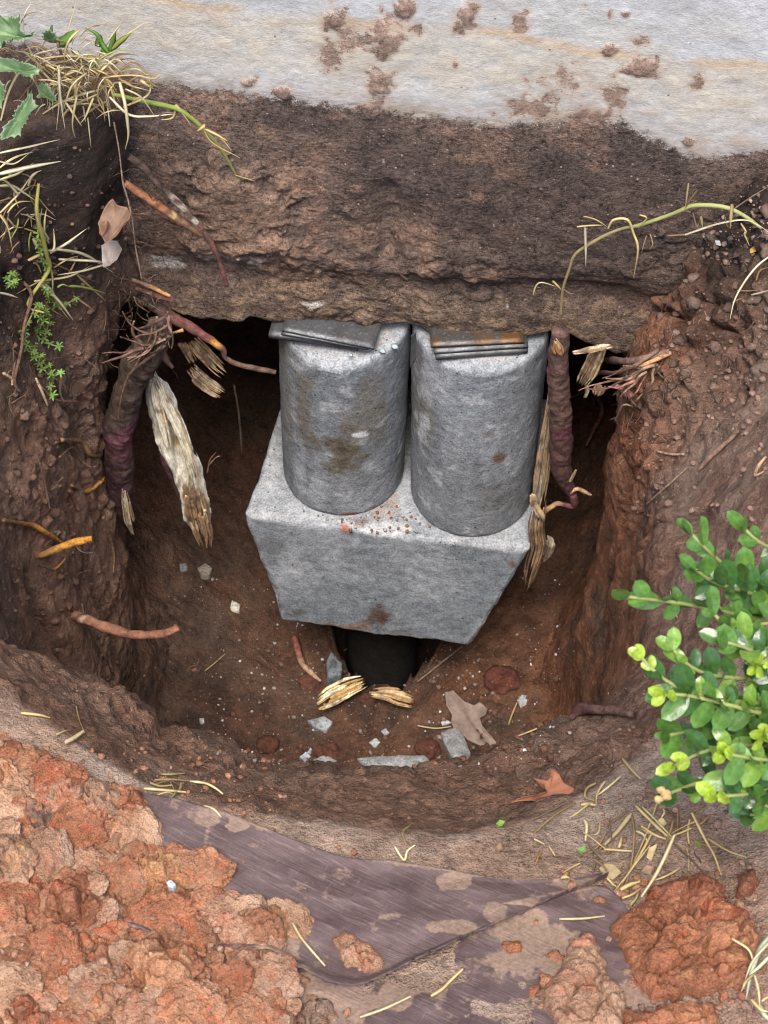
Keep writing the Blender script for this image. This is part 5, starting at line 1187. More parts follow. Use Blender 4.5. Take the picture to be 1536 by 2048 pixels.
# ------------------------------------------------------------------ grass, straw, weeds
STRAW = (.66, .50, .23); STRAWP = (.80, .68, .39); STRAWW = (.84, .76, .53); YGR = (.42, .46, .12); GRN = (.13, .26, .05); BRN = (.34, .22, .11)
def ribbon(name, pts, wpx, col, parent=None, label=None, cat='straw', group=None, n=None, tip=.15, base_w=.7, twist=.5, mat='dry', seed=0, c1=None, jit=0.0, **kw):
    wpx = wpx*.85
    if 'hit' in kw:
        dd = np.array([float((hit(p_[0], p_[1], 0)[0]-CAM)@fw) for p_ in pts]); lin = np.linspace(dd[0], dd[-1], len(dd)); lin = lin - min(.02, max(0, float((lin-dd).max()))) - kw['hit']*.6
        P0 = np.array([on(p_[0], p_[1], d=q_) for p_, q_ in zip(pts, lin)])
    else: P0 = W3(pts, **kw)
    P0 = P0; n = n or 6+5*len(pts); C = spline(P0, n); Tn, A, B = frames(C); t = np.linspace(0, 1, n)
    rs = random.Random(seed*7+len(pts)+int(pts[0][0]))
    C = C - fw*(jit*np.sin(t*math.pi)*rs.uniform(-.3, 1))[:, None]
    w = wpx*.5*np.array([pxm(c_) for c_ in C])*np.interp(t, [0, .15, .6, 1], [base_w, 1, .9, tip])
    a = rs.uniform(-twist, twist) + rs.uniform(-twist, twist)*t
    S = A*np.cos(a)[:, None] + B*np.sin(a)[:, None]; Nn_ = np.cross(S, Tn)
    V = np.concatenate([C - S*w[:, None], C + Nn_*(w*.16)[:, None], C + S*w[:, None], C - Nn_*(w*.04)[:, None]])
    F_ = []
    for i in range(n-1):
        for k, l in ((0, 1), (1, 2), (2, 3), (3, 0)): F_.append((k*n+i, k*n+i+1, l*n+i+1, l*n+i))
    cc = np.tile(np.array(col)*rs.uniform(.85, 1.12), (len(V), 1)); tt = np.tile(t, 4)
    if c1 is not None: cc = mix(cc, c1, sst(tt, .4, .8))
    cc = mix(cc, np.array(col)*(.7, .62, .5), sst(fbm(V, 50, 3, seed+5), .15, .4)*.5)
    o = place(name, V, F_, M[mat], parent, True, {'col': cc})
    if label: tag(o, label, cat, group)
    return o

def cropmap(x0, y0, s): return lambda L: [(x0+a*s, y0+b*s) for a, b in L]
cA = cropmap(0, 0, 350/1536.)
clump = thing('grass_clump', on(190, 200, Y=-.09), 'dry yellow grass clump at the foot of the wall in the upper left', 'grass', 'grass clumps')
tr = [([(600, 500), (580, 300), (670, 0)], 4, STRAWP), ([(840, 520), (960, 330), (1090, 170)], 6, STRAWP), ([(880, 480), (1000, 380), (1170, 270), (1330, 160)], 5, STRAWP), ([(700, 700), (880, 520), (1050, 440), (1165, 450)], 7, YGR), ([(240, 400), (350, 600), (500, 770), (515, 900), (495, 1140)], 6, STRAWP),
      ([(0, 1080), (100, 780), (270, 520), (480, 440), (620, 430)], 7, STRAWP), ([(520, 570), (530, 750), (570, 1130)], 7, STRAWW), ([(910, 590), (930, 850), (965, 1110)], 6, STRAWW), ([(850, 790), (600, 900), (280, 1070)], 8, STRAWP), ([(850, 830), (600, 960), (480, 1180), (425, 1330)], 7, STRAW),
      ([(680, 700), (690, 900), (650, 1110), (660, 1210)], 7, STRAWP), ([(950, 580), (1100, 720), (1320, 800)], 6, STRAW), ([(960, 850), (1130, 1010), (1300, 1030), (1536, 1000)], 7, STRAWW), ([(1050, 720), (1120, 960), (1140, 1190), (1100, 1310)], 9, STRAWP), ([(1080, 940), (1250, 900), (1330, 830), (1310, 680)], 6, STRAWP),
      ([(850, 770), (1050, 730), (1240, 740)], 6, STRAW), ([(350, 520), (600, 510), (800, 530), (1030, 510)], 6, STRAW), ([(900, 680), (1200, 680), (1350, 700), (1410, 640)], 5, STRAW), ([(820, 860), (760, 1020), (700, 1090)], 7, STRAWP), ([(180, 430), (320, 560), (480, 680)], 6, STRAW), ([(700, 260), (620, 420), (560, 600)], 7, STRAW),
      ([(620, 420), (700, 560), (760, 690)], 6, BRN), ([(520, 320), (530, 420), (580, 560)], 9, BRN), ([(1000, 520), (850, 680), (720, 760)], 8, STRAWP), ([(700, 620), (600, 700), (480, 760)], 6, STRAW), ([(660, 700), (680, 820), (640, 880)], 12, STRAW), ([(820, 920), (940, 1020)], 4, BRN), ([(1100, 780), (1240, 860), (1360, 1020)], 5, STRAWP),
      ([(280, 380), (420, 440), (560, 520)], 5, BRN), ([(900, 560), (820, 660), (750, 740)], 10, STRAWP), ([(640, 560), (760, 700), (860, 760)], 6, BRN), ([(215, 320), (230, 180), (275, 30)], 2.5, STRAWW), ([(950, 500), (1100, 520), (1250, 600), (1340, 690)], 2.5, BRN), ([(400, 560), (520, 640), (660, 690)], 6, STRAW), ([(760, 640), (640, 760), (560, 960)], 6, STRAWP), ([(900, 900), (980, 960), (1050, 930)], 3, BRN),
      ([(440, 900), (420, 980)], 6, STRAWP), ([(730, 930), (750, 1070)], 5, STRAWP), ([(580, 900), (680, 1050), (720, 1110)], 6, STRAWP), ([(1230, 700), (1290, 760), (1350, 780)], 9, STRAW)]
for i, (L, w, c_) in enumerate(tr): ribbon('blade', cA(L), w, c_, clump, seed=i, jit=.02, Y=-.09-.004*(i % 7))
rs_ = random.Random(3)
for i in range(110):
    x, y = rs_.gauss(160, 48), rs_.gauss(150, 26); a = rs_.uniform(-.4, 3.6); L = rs_.uniform(30, 85); x2, y2 = x+L*math.cos(a), y+L*math.sin(a)*.8
    ribbon('blade', [(x, y), ((x+x2)/2+rs_.uniform(-8, 8), (y+y2)/2-rs_.uniform(2, 14)), (x2, y2)], rs_.uniform(3, 7), rs_.choice([STRAW, STRAWP, BRN, (.45, .33, .18)]), clump, seed=100+i, jit=.015, Y=-.085-.02*rs_.random())
for i in range(60):
    x, y = rs_.gauss(150, 60), rs_.gauss(145, 32); a = rs_.uniform(-.9, 4.0); L = rs_.uniform(30, 80); x2, y2 = x+L*math.cos(a), y+L*math.sin(a)*.8
    ribbon('blade', [(x, y), ((x+x2)/2+rs_.uniform(-5, 5), (y+y2)/2-rs_.uniform(0, 8)), (x2, y2)], rs_.uniform(2.2, 4), rs_.choice([STRAW, STRAWP, STRAWW, BRN]), clump, seed=700+i, jit=.02, Y=-.095-.03*rs_.random())
for i, (L, w) in enumerate([([(960, 470), (900, 390), (850, 300), (750, 245)], 12), ([(965, 450), (990, 370), (1015, 285)], 14), ([(860, 410), (870, 330), (835, 285)], 18), ([(980, 430), (1060, 360), (1150, 290)], 15), ([(430, 320), (450, 260), (460, 215)], 11), ([(520, 390), (600, 330), (655, 265)], 26), ([(930, 470), (890, 410)], 16)]):
    ribbon('green_blade', cA(L), w, GRN if i != 3 else (.30, .33, .08), clump, mat='green', seed=140+i, Y=-.10)
st1 = thing('grass_runner', on(450, 300, Y=-.06), 'green grass runner trailing down the soil from the grass clump', 'grass')
root('stem', [(225, 188, -.10), (300, 205, -.085), (352, 217, -.075), (385, 238, -.07), (410, 262, -.066), (440, 295, -.06), (458, 325, -.055), (474, 354, -.05)], [3.5, 5, 5, 4.5, 4.5, 3.5, 3, 2], (.36, .46, .10), (.40, .42, .12), parent=st1, mat='green', namp=.05, seg=9, n=50, Y=-.06)
for i, (L, w) in enumerate([([(352, 212), (345, 235), (320, 240)], 6), ([(410, 258), (440, 275), (462, 300)], 6), ([(408, 258), (430, 268), (455, 282)], 7), ([(470, 350), (490, 356), (510, 362)], 2.5), ([(355, 215), (372, 236), (382, 252)], 3), ([(405, 255), (425, 285), (480, 316)], 4), ([(410, 250), (395, 262)], 10), ([(350, 210), (365, 225)], 10)]):
    ribbon('sheath', L, w, STRAW, st1, seed=160+i, Y=-.075)

cB_ = cropmap(0, 350, 350/1434.)
clump2 = thing('grass_clump', on(70, 600, Y=-.14), 'pale dry grass tuft hanging down the left pit wall above the green weed', 'grass', 'grass clumps')
tr2 = [([(410, 640), (560, 560), (710, 440)], 8, STRAWW), ([(380, 620), (440, 600), (440, 440)], 7, STRAWP), ([(470, 610), (700, 660), (930, 800)], 8, STRAWW), ([(480, 690), (800, 710), (900, 740)], 7, STRAWW), ([(930, 710), (700, 790), (470, 820)], 6, STRAWW), ([(280, 870), (560, 830), (750, 740)], 7, STRAWP), ([(340, 900), (480, 1030), (600, 1190)], 9, STRAWP),
       ([(390, 700), (440, 850), (430, 1050)], 7, STRAWP), ([(570, 910), (700, 930), (870, 970)], 7, YGR), ([(630, 820), (760, 940), (865, 1030)], 6, STRAW), ([(600, 990), (700, 1060), (760, 1100)], 5, STRAW), ([(550, 830), (590, 760), (640, 660)], 5, STRAW), ([(400, 560), (340, 420), (345, 270)], 7, STRAWP), ([(370, 560), (375, 420), (380, 280)], 6, STRAWP), ([(400, 530), (330, 400), (290, 250)], 7, STRAWP),
       ([(0, 310), (150, 160), (260, 0)], 6, STRAWP), ([(0, 90), (100, 90), (200, 150), (290, 210)], 8, STRAWP), ([(60, 310), (160, 240), (260, 215)], 5, STRAW), ([(60, 350), (120, 420), (190, 430)], 5, STRAW), ([(0, 330), (80, 450), (110, 640)], 5, STRAWP), ([(0, 965), (70, 980), (145, 1005)], 6, STRAWW), ([(430, 720), (560, 780), (720, 850), (810, 885)], 4, BRN), ([(440, 760), (560, 700), (650, 660)], 5, STRAW), ([(360, 1030), (420, 1100), (520, 1160)], 4, BRN),
       ([(470, 920), (520, 900), (580, 920)], 6, YGR), ([(340, 870), (440, 960), (480, 1060), (570, 1190)], 6, STRAWP), ([(270, 520), (320, 600), (400, 640)], 9, STRAWP), ([(230, 700), (300, 660), (380, 640)], 9, STRAW), ([(0, -110), (130, -90), (280, -210)], 6, STRAWP), ([(0, -10), (250, -60), (500, -112)], 11, STRAWW), ([(0, 40), (150, -10), (275, -100)], 7, STRAWP), ([(0, -60), (130, -125), (275, -190)], 6, STRAWP), ([(230, 90), (280, 20), (340, -40)], 7, STRAWP), ([(0, -180), (250, -220), (490, -290)], 6, STRAWW), ([(0, 640), (0, 560), (10, 620)], 6, STRAWP), ([(150, 160), (60, 60), (0, 40)], 7, STRAWP), ([(190, 130), (280, 90), (390, 110)], 4, BRN)]
def hit_off(L, o_): return [(a, b, o_) for a, b in L]
for i, (L, w, c_) in enumerate(tr2):
    ribbon('blade', cB_(L), w, c_, clump2, seed=200+i, jit=.012, hit=.03+.006*(i % 5))
for i in range(30):
    x, y = rs_.gauss(45, 26), rs_.gauss(430, 60); a = rs_.uniform(.2, 2.9); L = rs_.uniform(25, 60); x2, y2 = x+L*math.cos(a), y+L*math.sin(a)
    ribbon('blade', [(x, y), ((x+x2)/2+rs_.uniform(-6, 6), (y+y2)/2-rs_.uniform(0, 8)), (x2, y2)], rs_.uniform(3, 6), rs_.choice([STRAW, STRAWP, BRN, YGR]), clump2, seed=260+i, hit=.01)
root('stem', cB_([(180, 0), (200, 200), (260, 420), (270, 560), (268, 700), (245, 950), (235, 1080)]), [3, 4.5, 4.5, 4, 4, 3.5, 2], (.46, .42, .12), None, parent=clump2, mat='green', namp=.06, seg=9, n=40, hit=.02)
root('rootlet', cB_([(190, 820), (185, 1000), (150, 1200), (110, 1400), (100, 1640), (120, 1740)]), [4, 4, 4, 3, 3, 3], (.15, .09, .065), None, parent=clump2, seg=7, n=40, hit=.01)

# creeping weed with star-like leaf whorls
weed = thing('creeping_weed', on(90, 770, Y=-.15), 'small creeping green weed with starry leaves hanging on the left pit wall', 'weed')
def whorl(C0, L, tilt, seed, col, parent):
    r_ = random.Random(seed); V, F_ = [], []; k = r_.choice([5, 6, 7]); nv_ = -fw*.8 + up*tilt + rt*r_.uniform(-.5, .5); nv_ /= np.linalg.norm(nv_); a0 = np.cross(nv_, up); a0 /= np.linalg.norm(a0); b0 = np.cross(nv_, a0); o = 0
    for j in range(k):
        a = j*6.283/k + r_.uniform(-.25, .25); d = a0*math.cos(a)+b0*math.sin(a); s_ = np.cross(nv_, d); l = L*r_.uniform(.75, 1.15)
        pts = [C0, C0+d*l*.35+s_*l*.16+nv_*l*.12, C0+d*l*.75+s_*l*.14+nv_*l*.14, C0+d*l+nv_*l*.02, C0+d*l*.75-s_*l*.14+nv_*l*.14, C0+d*l*.35-s_*l*.16+nv_*l*.12, C0+d*l*.55+nv_*l*.06]
        V += pts; F_ += [(o, o+1, o+6), (o+1, o+2, o+6), (o+2, o+3, o+6), (o+3, o+4, o+6), (o+4, o+5, o+6), (o+5, o, o+6)]; o += 7
    V = np.array(V); place('leaf_whorl', V, F_, M['green'], parent, True, {'col': np.tile(np.array(col)*r_.uniform(.75, 1.2), (len(V), 1))})
stems = [[(235, 1050), (250, 1150), (280, 1260), (240, 1400), (290, 1530), (350, 1600), (400, 1600)], [(210, 1080), (180, 1250), (200, 1400), (270, 1560), (340, 1680), (375, 1730)], [(270, 1000), (330, 1120), (340, 1300), (380, 1430)], [(300, 900), (420, 1000), (520, 990), (570, 950)], [(230, 380), (240, 520), (280, 600), (330, 750), (320, 870)], [(0, 800), (40, 780), (100, 760)], [(0, 850), (20, 840)]]
for i, L in enumerate(stems):
    P_ = cB_(L); root('stem', P_, [1.8, 1.8, 1.5, 1.2], (.30, .26, .11), None, parent=weed, mat='green', seg=6, namp=.05, hit=.012)
    C = spline(W3(P_, hit=.014), max(3, int(len(L)*2.6)))
    for k, c0 in enumerate(C):
        tipm = k == len(C)-1
        whorl(c0 + rt*rs_.uniform(-.003, .003), (11 if not tipm else 12)*pxm(c0)*rs_.uniform(.8, 1.2), rs_.uniform(.2, .8), i*50+k, (.17, .27, .06) if not tipm else (.22, .42, .10), weed)

# jagged weed leaves in the corner
def leafpatch(name, poly, col, parent=None, label=None, cat='leaf', group=None, seed=0, curl=.004, vein=None, mat='leafdry', surf=None, step=3.0, edgec=None, **kw):
    p = np.array(poly, float); m = len(p); q = np.array([p[i]*(1-t)+p[(i+1) % m]*t for i in range(m) for t in np.linspace(0, 1, 5, endpoint=False)])
    cx_, cy_ = p.mean(0); rows_ = []
    if kw.get('teeth'):
        od = q-np.array([cx_, cy_]); k_ = np.arange(len(q)); q = q + od/np.linalg.norm(od, axis=1, keepdims=True)*(kw['teeth']*((k_ % 3 == 0)*1.0-.35))[:, None]
    for s_ in np.linspace(1, 0, 11): rows_.append(np.array([cx_, cy_]) + (q-np.array([cx_, cy_]))*s_)
    G = np.concatenate(rows_); S = np.repeat(np.linspace(1, 0, 11), len(q))
    if 'hit' in kw:
        C0, nn = hit(cx_, cy_, kw['hit']); nn = nn*.6+UPV*.6; nn /= np.linalg.norm(nn)
    else: C0 = on(cx_, cy_, **{k: v for k, v in kw.items() if k in ('Y', 'z', 'd')}); nn = -fw*.8+UPV*.4; nn /= np.linalg.norm(nn)
    if kw.get('nrm') is not None: nn = np.array(kw['nrm'], float); nn /= np.linalg.norm(nn)
    V = []
    for x, y in G:
        v = fw + rt*(x-768)/FPX + up*(1024-y)/FPX; V.append(CAM + v*(((C0-CAM)@nn)/(v@nn)))
    V = np.array(V); bend = curl*(fbm(V, 28, 3, seed) + .8*(S**2)*fbm(V, 50, 2, seed+1)) + curl*.8*S**2
    if vein is not None:
        a, b = np.array(vein[0], float), np.array(vein[1], float); ab = (b-a)/np.linalg.norm(b-a); dd = np.abs((G-a)@np.array([-ab[1], ab[0]])); bend -= curl*.5*np.exp(-dd/3.)
    V = V + nn*bend[:, None]; k = len(q); V2 = V - nn*.0005
    Fa = grid_faces(k, 11, True); e = np.arange(k); e2 = (e+1) % k
    cc = np.tile(np.array(col), (len(V), 1)); cc = mix(cc, np.array(col)*(.62, .6, .58), sst(fbm(V, 55, 3, seed+2), .05, .4)*.6); cc = mix(cc, np.minimum(np.array(col)*1.4, .8), sst(fbm(V, 30, 3, seed+3), .1, .4)*.5)
    if edgec is not None: cc = mix(cc, edgec, sst(S+.3*fbm(V, 60, 2, seed+4), .75, 1.0)*.7)
    if vein is not None: cc = mix(cc, np.array(col)*(.6 if mat != 'green' else 1.8), np.exp(-dd/1.8)*.7)
    V = np.concatenate([V, V2]); cc = np.concatenate([cc, cc*.85]); n = len(V2)
    o = place(name, V, np.concatenate([Fa, Fa[:, ::-1]+n, np.stack([e, e+n, e2+n, e2], -1)]), M[mat], parent, True, {'col': cc})
    if label: tag(o, label, cat, group)
    return o
TH = (.15, .235, .11)
thist = thing('thistle', on(20, 180, Y=-.14), 'grey-green jagged thistle leaves in the upper left corner', 'weed')
for i, (poly, v_, yy) in enumerate([([(-60, 150), (0, 130), (40, 170), (80, 200), (120, 168), (160, 190), (200, 165), (215, 300), (260, 330), (330, 315), (350, 360), (250, 372), (200, 402), (150, 390), (130, 425), (80, 420), (50, 472), (30, 400), (-60, 390)], ((-60, 290), (330, 330)), -.13),
        ([(-60, 500), (60, 520), (150, 530), (220, 580), (330, 615), (382, 650), (320, 735), (250, 720), (200, 680), (100, 640), (-60, 620)], ((-60, 560), (370, 660)), -.135),
        ([(275, 785), (300, 880), (345, 950), (270, 1020), (255, 1100), (210, 1150), (200, 1210), (100, 1225), (20, 1250), (50, 1140), (130, 1050), (150, 980), (200, 900)], ((60, 1220), (270, 800)), -.15),
        ([(350, 780), (380, 760), (430, 775), (480, 840), (512, 905), (450, 912), (400, 880), (345, 900)], ((350, 820), (500, 900)), -.14),
        ([(-60, 640), (40, 760), (60, 850), (20, 960), (-60, 980)], ((-60, 800), (50, 860)), -.145), ([(380, 330), (430, 300), (500, 330), (520, 380), (440, 400), (380, 380)], ((380, 350), (515, 370)), -.12)]):
    leafpatch('leaf', cA(poly), TH, thist, seed=300+i, curl=.012, vein=cA(v_), mat='green', Y=yy, nrm=(.05*(i-2), -.5, .85), teeth=4.5, edgec=(.33, .42, .27))

# dead leaves
lf = thing('dead_leaf', on(225, 525, Y=-.09), 'curled brown dead leaf stuck on the dark soil under the grass clump', 'leaf', 'dead leaves')
cC = cropmap(0, 350, 350/1434.)
leafpatch('leaf_blade', cC([(885, 290), (940, 240), (970, 285), (1050, 295), (1085, 340), (1070, 385), (1000, 470), (960, 520), (870, 580), (840, 520), (815, 430), (835, 360)]), (.30, .19, .13), lf, seed=320, curl=.012, vein=cC([(850, 570), (1060, 330)]), Y=-.085, edgec=(.22, .11, .07))
leafpatch('leaf_blade', cC([(830, 575), (910, 555), (970, 560), (1005, 620), (960, 700), (900, 755), (855, 775), (838, 700)]), (.33, .28, .25), lf, seed=321, curl=.008, vein=cC([(845, 590), (900, 740)]), Y=-.08)
leafpatch('leaf_fold', cC([(820, 430), (880, 370), (905, 420), (880, 480), (845, 530), (820, 500)]), (.24, .11, .06), lf, seed=322, curl=.008, Y=-.095)
leafpatch('dead_leaf', [(890, 1386), (906, 1382), (928, 1404), (948, 1413), (960, 1406), (975, 1419), (972, 1432), (960, 1438), (964, 1452), (976, 1468), (996, 1490), (984, 1490), (985, 1503), (962, 1494), (935, 1482), (922, 1468), (910, 1464), (902, 1445), (904, 1430), (893, 1412)], (.36, .27, .225), None, 'pale brown dead oak leaf lying on the pit floor', 'leaf', 'dead leaves', seed=330, curl=.007, vein=((905, 1390), (982, 1500)), hit=.016, nrm=(-.05, -.25, 1))
leafpatch('dead_leaf', [(1066, 1562), (1098, 1572), (1108, 1562), (1104, 1545), (1122, 1558), (1130, 1572), (1150, 1580), (1142, 1596), (1120, 1606), (1098, 1614), (1060, 1614), (1022, 1614), (1060, 1606), (1080, 1602), (1096, 1592), (1090, 1578)], (.31, .13, .075), None, 'reddish dead oak leaf on the front bank left of the straw', 'leaf', 'dead leaves', seed=331, curl=.005, hit=.006)
for i, (poly, c_, lab) in enumerate([([(1198, 1738), (1210, 1728), (1228, 1730), (1242, 1748), (1225, 1762), (1206, 1752)], (.45, .34, .18), 'small oval dried leaf among the straw, lowest'), ([(1310, 1650), (1325, 1638), (1334, 1650), (1322, 1664), (1312, 1662)], (.5, .4, .2), 'small curled dried leaf among the straw below the shrub'), ([(1293, 1715), (1298, 1698), (1315, 1690), (1312, 1700), (1302, 1722)], (.55, .42, .22), 'tiny folded dried leaf in the middle of the straw'), ([(1282, 1745), (1292, 1732), (1308, 1736), (1300, 1752)], (.4, .25, .17), 'small pinkish dried leaf at the lower right of the straw'),
        ([(1500, 500), (1512, 490), (1524, 494), (1512, 504), (1500, 508)], (.55, .37, .12), 'tiny yellow leaf on the dark soil at the right'), ([(1296, 378), (1318, 370), (1322, 382), (1306, 398), (1296, 392)], (.24, .17, .14), 'faint brown leaf under the pale straws at the wall foot'), ([(1430, 482), (1440, 482), (1442, 492), (1432, 490)], (.45, .45, .45), 'tiny white shell-like flake on the right bank'), ([(990, 1700), (1000, 1690), (1006, 1702), (996, 1708)], (.3, .19, .12), 'small curled leaf on the front rim'),
        ([(992, 1650), (1000, 1641), (1012, 1646), (1006, 1655), (996, 1656)], (.24, .40, .08), 'tiny bright green leaf on the front rim'), ([(1152, 1700), (1170, 1694), (1172, 1706), (1160, 1711)], (.2, .33, .1), 'small green leaf left of the straw'), ([(1388, 1684), (1402, 1682), (1406, 1692), (1394, 1696)], (.2, .33, .08), 'small green leaf right of the straw')]):
    leafpatch('small_leaf', poly, c_, None, lab, 'leaf', 'small loose leaves', seed=340+i, curl=.002, mat='green' if 'green' in lab else 'leafdry', hit=.004)

# grass runner on the right bank
cD = cropmap(1000, 0, 536/1536.)
run = thing('grass_runner', hit(1400, 420)[0], 'pale grass runner sprawling over the soil below the wall on the right', 'grass')
def W3r(L): return [(a, b) for a, b in L]
Lr = cD([(350, 1810), (352, 1740), (362, 1650), (395, 1550), (430, 1460), (520, 1395), (610, 1345), (700, 1310), (800, 1290), (950, 1240), (1050, 1200), (1100, 1180), (1200, 1176), (1290, 1188), (1350, 1210), (1420, 1250), (1500, 1310)])
root('stem', [(a, b, -.045 if a < 1270 else -.05-(a-1270)*.00012) for a, b in Lr], [3, 3, 3, 3, 3, 3.5, 3.5, 3, 3, 4, 4, 4, 4.5, 4.5, 4.5, 4, 3], (.42, .33, .16), (.46, .47, .18), parent=run, mat='green', seg=8, n=90, namp=.1, Y=-.05)
for i, (L, w, c_) in enumerate([([(620, 1310), (650, 1262), (730, 1260), (765, 1340), (790, 1430), (765, 1595)], 7, STRAW), ([(440, 1300), (520, 1292), (590, 1290)], 5, STRAW), ([(487, 1300), (490, 1420), (492, 1525)], 7, STRAWW), ([(480, 1240), (550, 1260), (615, 1300)], 4, STRAW), ([(1080, 1050), (1070, 1130), (1062, 1205)], 5, STRAW), ([(1132, 1090), (1090, 1150), (1055, 1205)], 6, BRN), ([(1060, 1345), (1250, 1282), (1400, 1260), (1480, 1290), (1560, 1345)], 7, STRAWW), ([(960, 1350), (1050, 1345), (1130, 1345)], 5, BRN),
        ([(1345, 1195), (1440, 1130), (1545, 1065)], 4, (.36, .27, .2)), ([(1330, 1170), (1325, 1240), (1320, 1310)], 10, STRAW), ([(1380, 1280), (1410, 1330), (1400, 1340), (1430, 1410)], 5, STRAW), ([(190, 1690), (205, 1640), (240, 1618), (330, 1645)], 5, STRAWP), ([(300, 1610), (330, 1640), (350, 1660)], 7, STRAW), ([(355, 1650), (400, 1680), (430, 1680)], 3, BRN), ([(800, 1230), (840, 1250), (790, 1310)], 5, STRAW), ([(840, 1350), (825, 1400), (810, 1450)], 3, STRAW), ([(860, 1340), (875, 1400), (855, 1430)], 3, STRAW), ([(1105, 1220), (1130, 1300), (1150, 1240)], 4, BRN), ([(1285, 1230), (1300, 1290), (1320, 1310)], 4, BRN), ([(1150, 1240), (1160, 1300)], 8, STRAW)]):
    ribbon('blade', [(a, b, -.055 if a < 1270 else -.06-(a-1270)*.00015) for a, b in cD(L)], w, c_, run, seed=400+i, Y=-.05)
gb = thing('arching_grass', hit(1490, 560)[0], 'long arching grass blade at the right edge above the stick', 'grass')
ribbon('blade', cD([(1550, 1465), (1470, 1530), (1400, 1620), (1345, 1720), (1318, 1830)]), 6, STRAWW, gb, seed=430, hit=.02)
ribbon('blade', cD([(1360, 1665), (1420, 1668), (1480, 1662)]), 4, STRAW, gb, seed=431, hit=.015)
ribbon('blade', cD([(1440, 1692), (1490, 1680), (1550, 1660)]), 6, STRAWW, gb, seed=432, hit=.015)
ribbon('blade', cD([(1330, 1735), (1370, 1715), (1395, 1712)]), 3, STRAW, gb, seed=433, hit=.015)
ribbon('blade', cD([(1470, 1610), (1490, 1555), (1545, 1530)]), 8, BRN, gb, seed=434, hit=.012)

# loose straws
SG = 'loose straws'
cE = cropmap(1000, 1500, 536/1536.)
straws = [([(700, 50), (750, 110), (805, 165)], 9, STRAW), ([(690, 155), (620, 210), (555, 262)], 7, STRAWP), ([(780, 320), (880, 420), (980, 512)], 9, STRAW), ([(815, 325), (900, 410), (985, 500)], 6, (.5, .45, .25)), ([(900, 310), (830, 500), (740, 700), (680, 805)], 7, STRAW), ([(755, 365), (765, 470), (750, 640), (715, 800)], 7, BRN), ([(1100, 360), (1180, 520), (1225, 600), (1270, 718)], 9, STRAW), ([(1000, 488), (900, 690), (810, 842)], 10, STRAWP),
          ([(1022, 685), (950, 715), (870, 752)], 8, STRAWP), ([(1135, 405), (1050, 440), (975, 482)], 6, STRAW), ([(870, 480), (790, 620), (700, 760)], 8, STRAW), ([(1190, 505), (1300, 570), (1415, 615)], 7, STRAW), ([(1000, 540), (1090, 620), (1180, 715)], 6, (.22, .15, .11)), ([(485, 400), (500, 440), (490, 520)], 10, STRAWP), ([(550, 190), (500, 220), (490, 270), (540, 290)], 6, STRAW), ([(600, 180), (560, 250), (550, 320)], 6, STRAW), ([(465, 315), (510, 305), (555, 320)], 9, STRAW),
          ([(755, 365), (680, 460), (600, 545)], 14, (.45, .36, .2)), ([(810, 435), (880, 480), (950, 510)], 8, STRAW), ([(600, 570), (680, 575), (760, 580)], 7, STRAW), ([(610, 470), (550, 560), (480, 610)], 7, BRN), ([(700, 500), (680, 560)], 11, STRAW), ([(690, 800), (740, 770), (800, 755)], 12, STRAW), ([(700, 850), (760, 820), (810, 790)], 8, STRAW), ([(750, 890), (780, 850), (800, 800)], 10, STRAW), ([(430, 300), (300, 380), (190, 480)], 6, BRN), ([(380, 300), (250, 370), (110, 440)], 4, (.3, .2, .13)), ([(520, 300), (450, 350), (400, 385)], 6, STRAW),
          ([(1090, 400), (1080, 470), (1085, 540)], 9, STRAW), ([(1070, 560), (1085, 620), (1080, 690)], 4, STRAW), ([(240, 580), (220, 610), (205, 650)], 5, ORNG), ([(195, 510), (225, 525), (255, 540)], 5, STRAW), ([(280, 550), (300, 580), (315, 605)], 5, STRAW), ([(460, 650), (410, 675), (360, 705)], 7, STRAW), ([(350, 735), (375, 725), (400, 735)], 10, STRAW), ([(1450, 380), (1400, 430), (1370, 490)], 5, (.26, .17, .12)), ([(1180, 310), (1130, 340), (1080, 370)], 5, BRN), ([(340, 970), (460, 965), (600, 952)], 8, STRAWP)]
scat, scat2, scat3 = [], [], []
for k in range(26):
    x_, y_ = rs_.uniform(420, 1300), rs_.uniform(330, 800); a_ = rs_.uniform(-1.3, 1.2)+math.pi/2; l_ = rs_.uniform(50, 190)
    if (y_ > 700 and x_ < 600) or (y_ > 650 and x_ > 900): continue
    straws.append(([(x_-l_/2*math.cos(a_), y_-l_/2*math.sin(a_)), (x_+rs_.uniform(-12, 12), y_+rs_.uniform(-12, 12)), (x_+l_/2*math.cos(a_), y_+l_/2*math.sin(a_))], rs_.uniform(4, 8), rs_.choice([STRAW, BRN, BRN, (.26, .18, .11), STRAWP])))
for i, (L, w, c_) in enumerate(straws):
    lab = 'dry straw in the scatter below the green shrub'
    if i == 37: lab = 'lone straw lying on the torn tarpaulin edge'
    elif i in (30, 31, 32, 33, 34): lab = 'short straw bit on the front rim left of the straw scatter'
    so = ribbon('straw', cE(L), w, c_, None, lab, 'straw', SG if i != 37 else 'straws on the tarpaulin', seed=500+i, tip=.5, jit=.006, hit=.008+.005*(i % 4))
    if lab.startswith('dry straw'): scat.append((np.mean([q_[0] for q_ in cE(L)]), so))
    elif lab.startswith('short'): scat2.append((np.mean([q_[0] for q_ in cE(L)]), so))
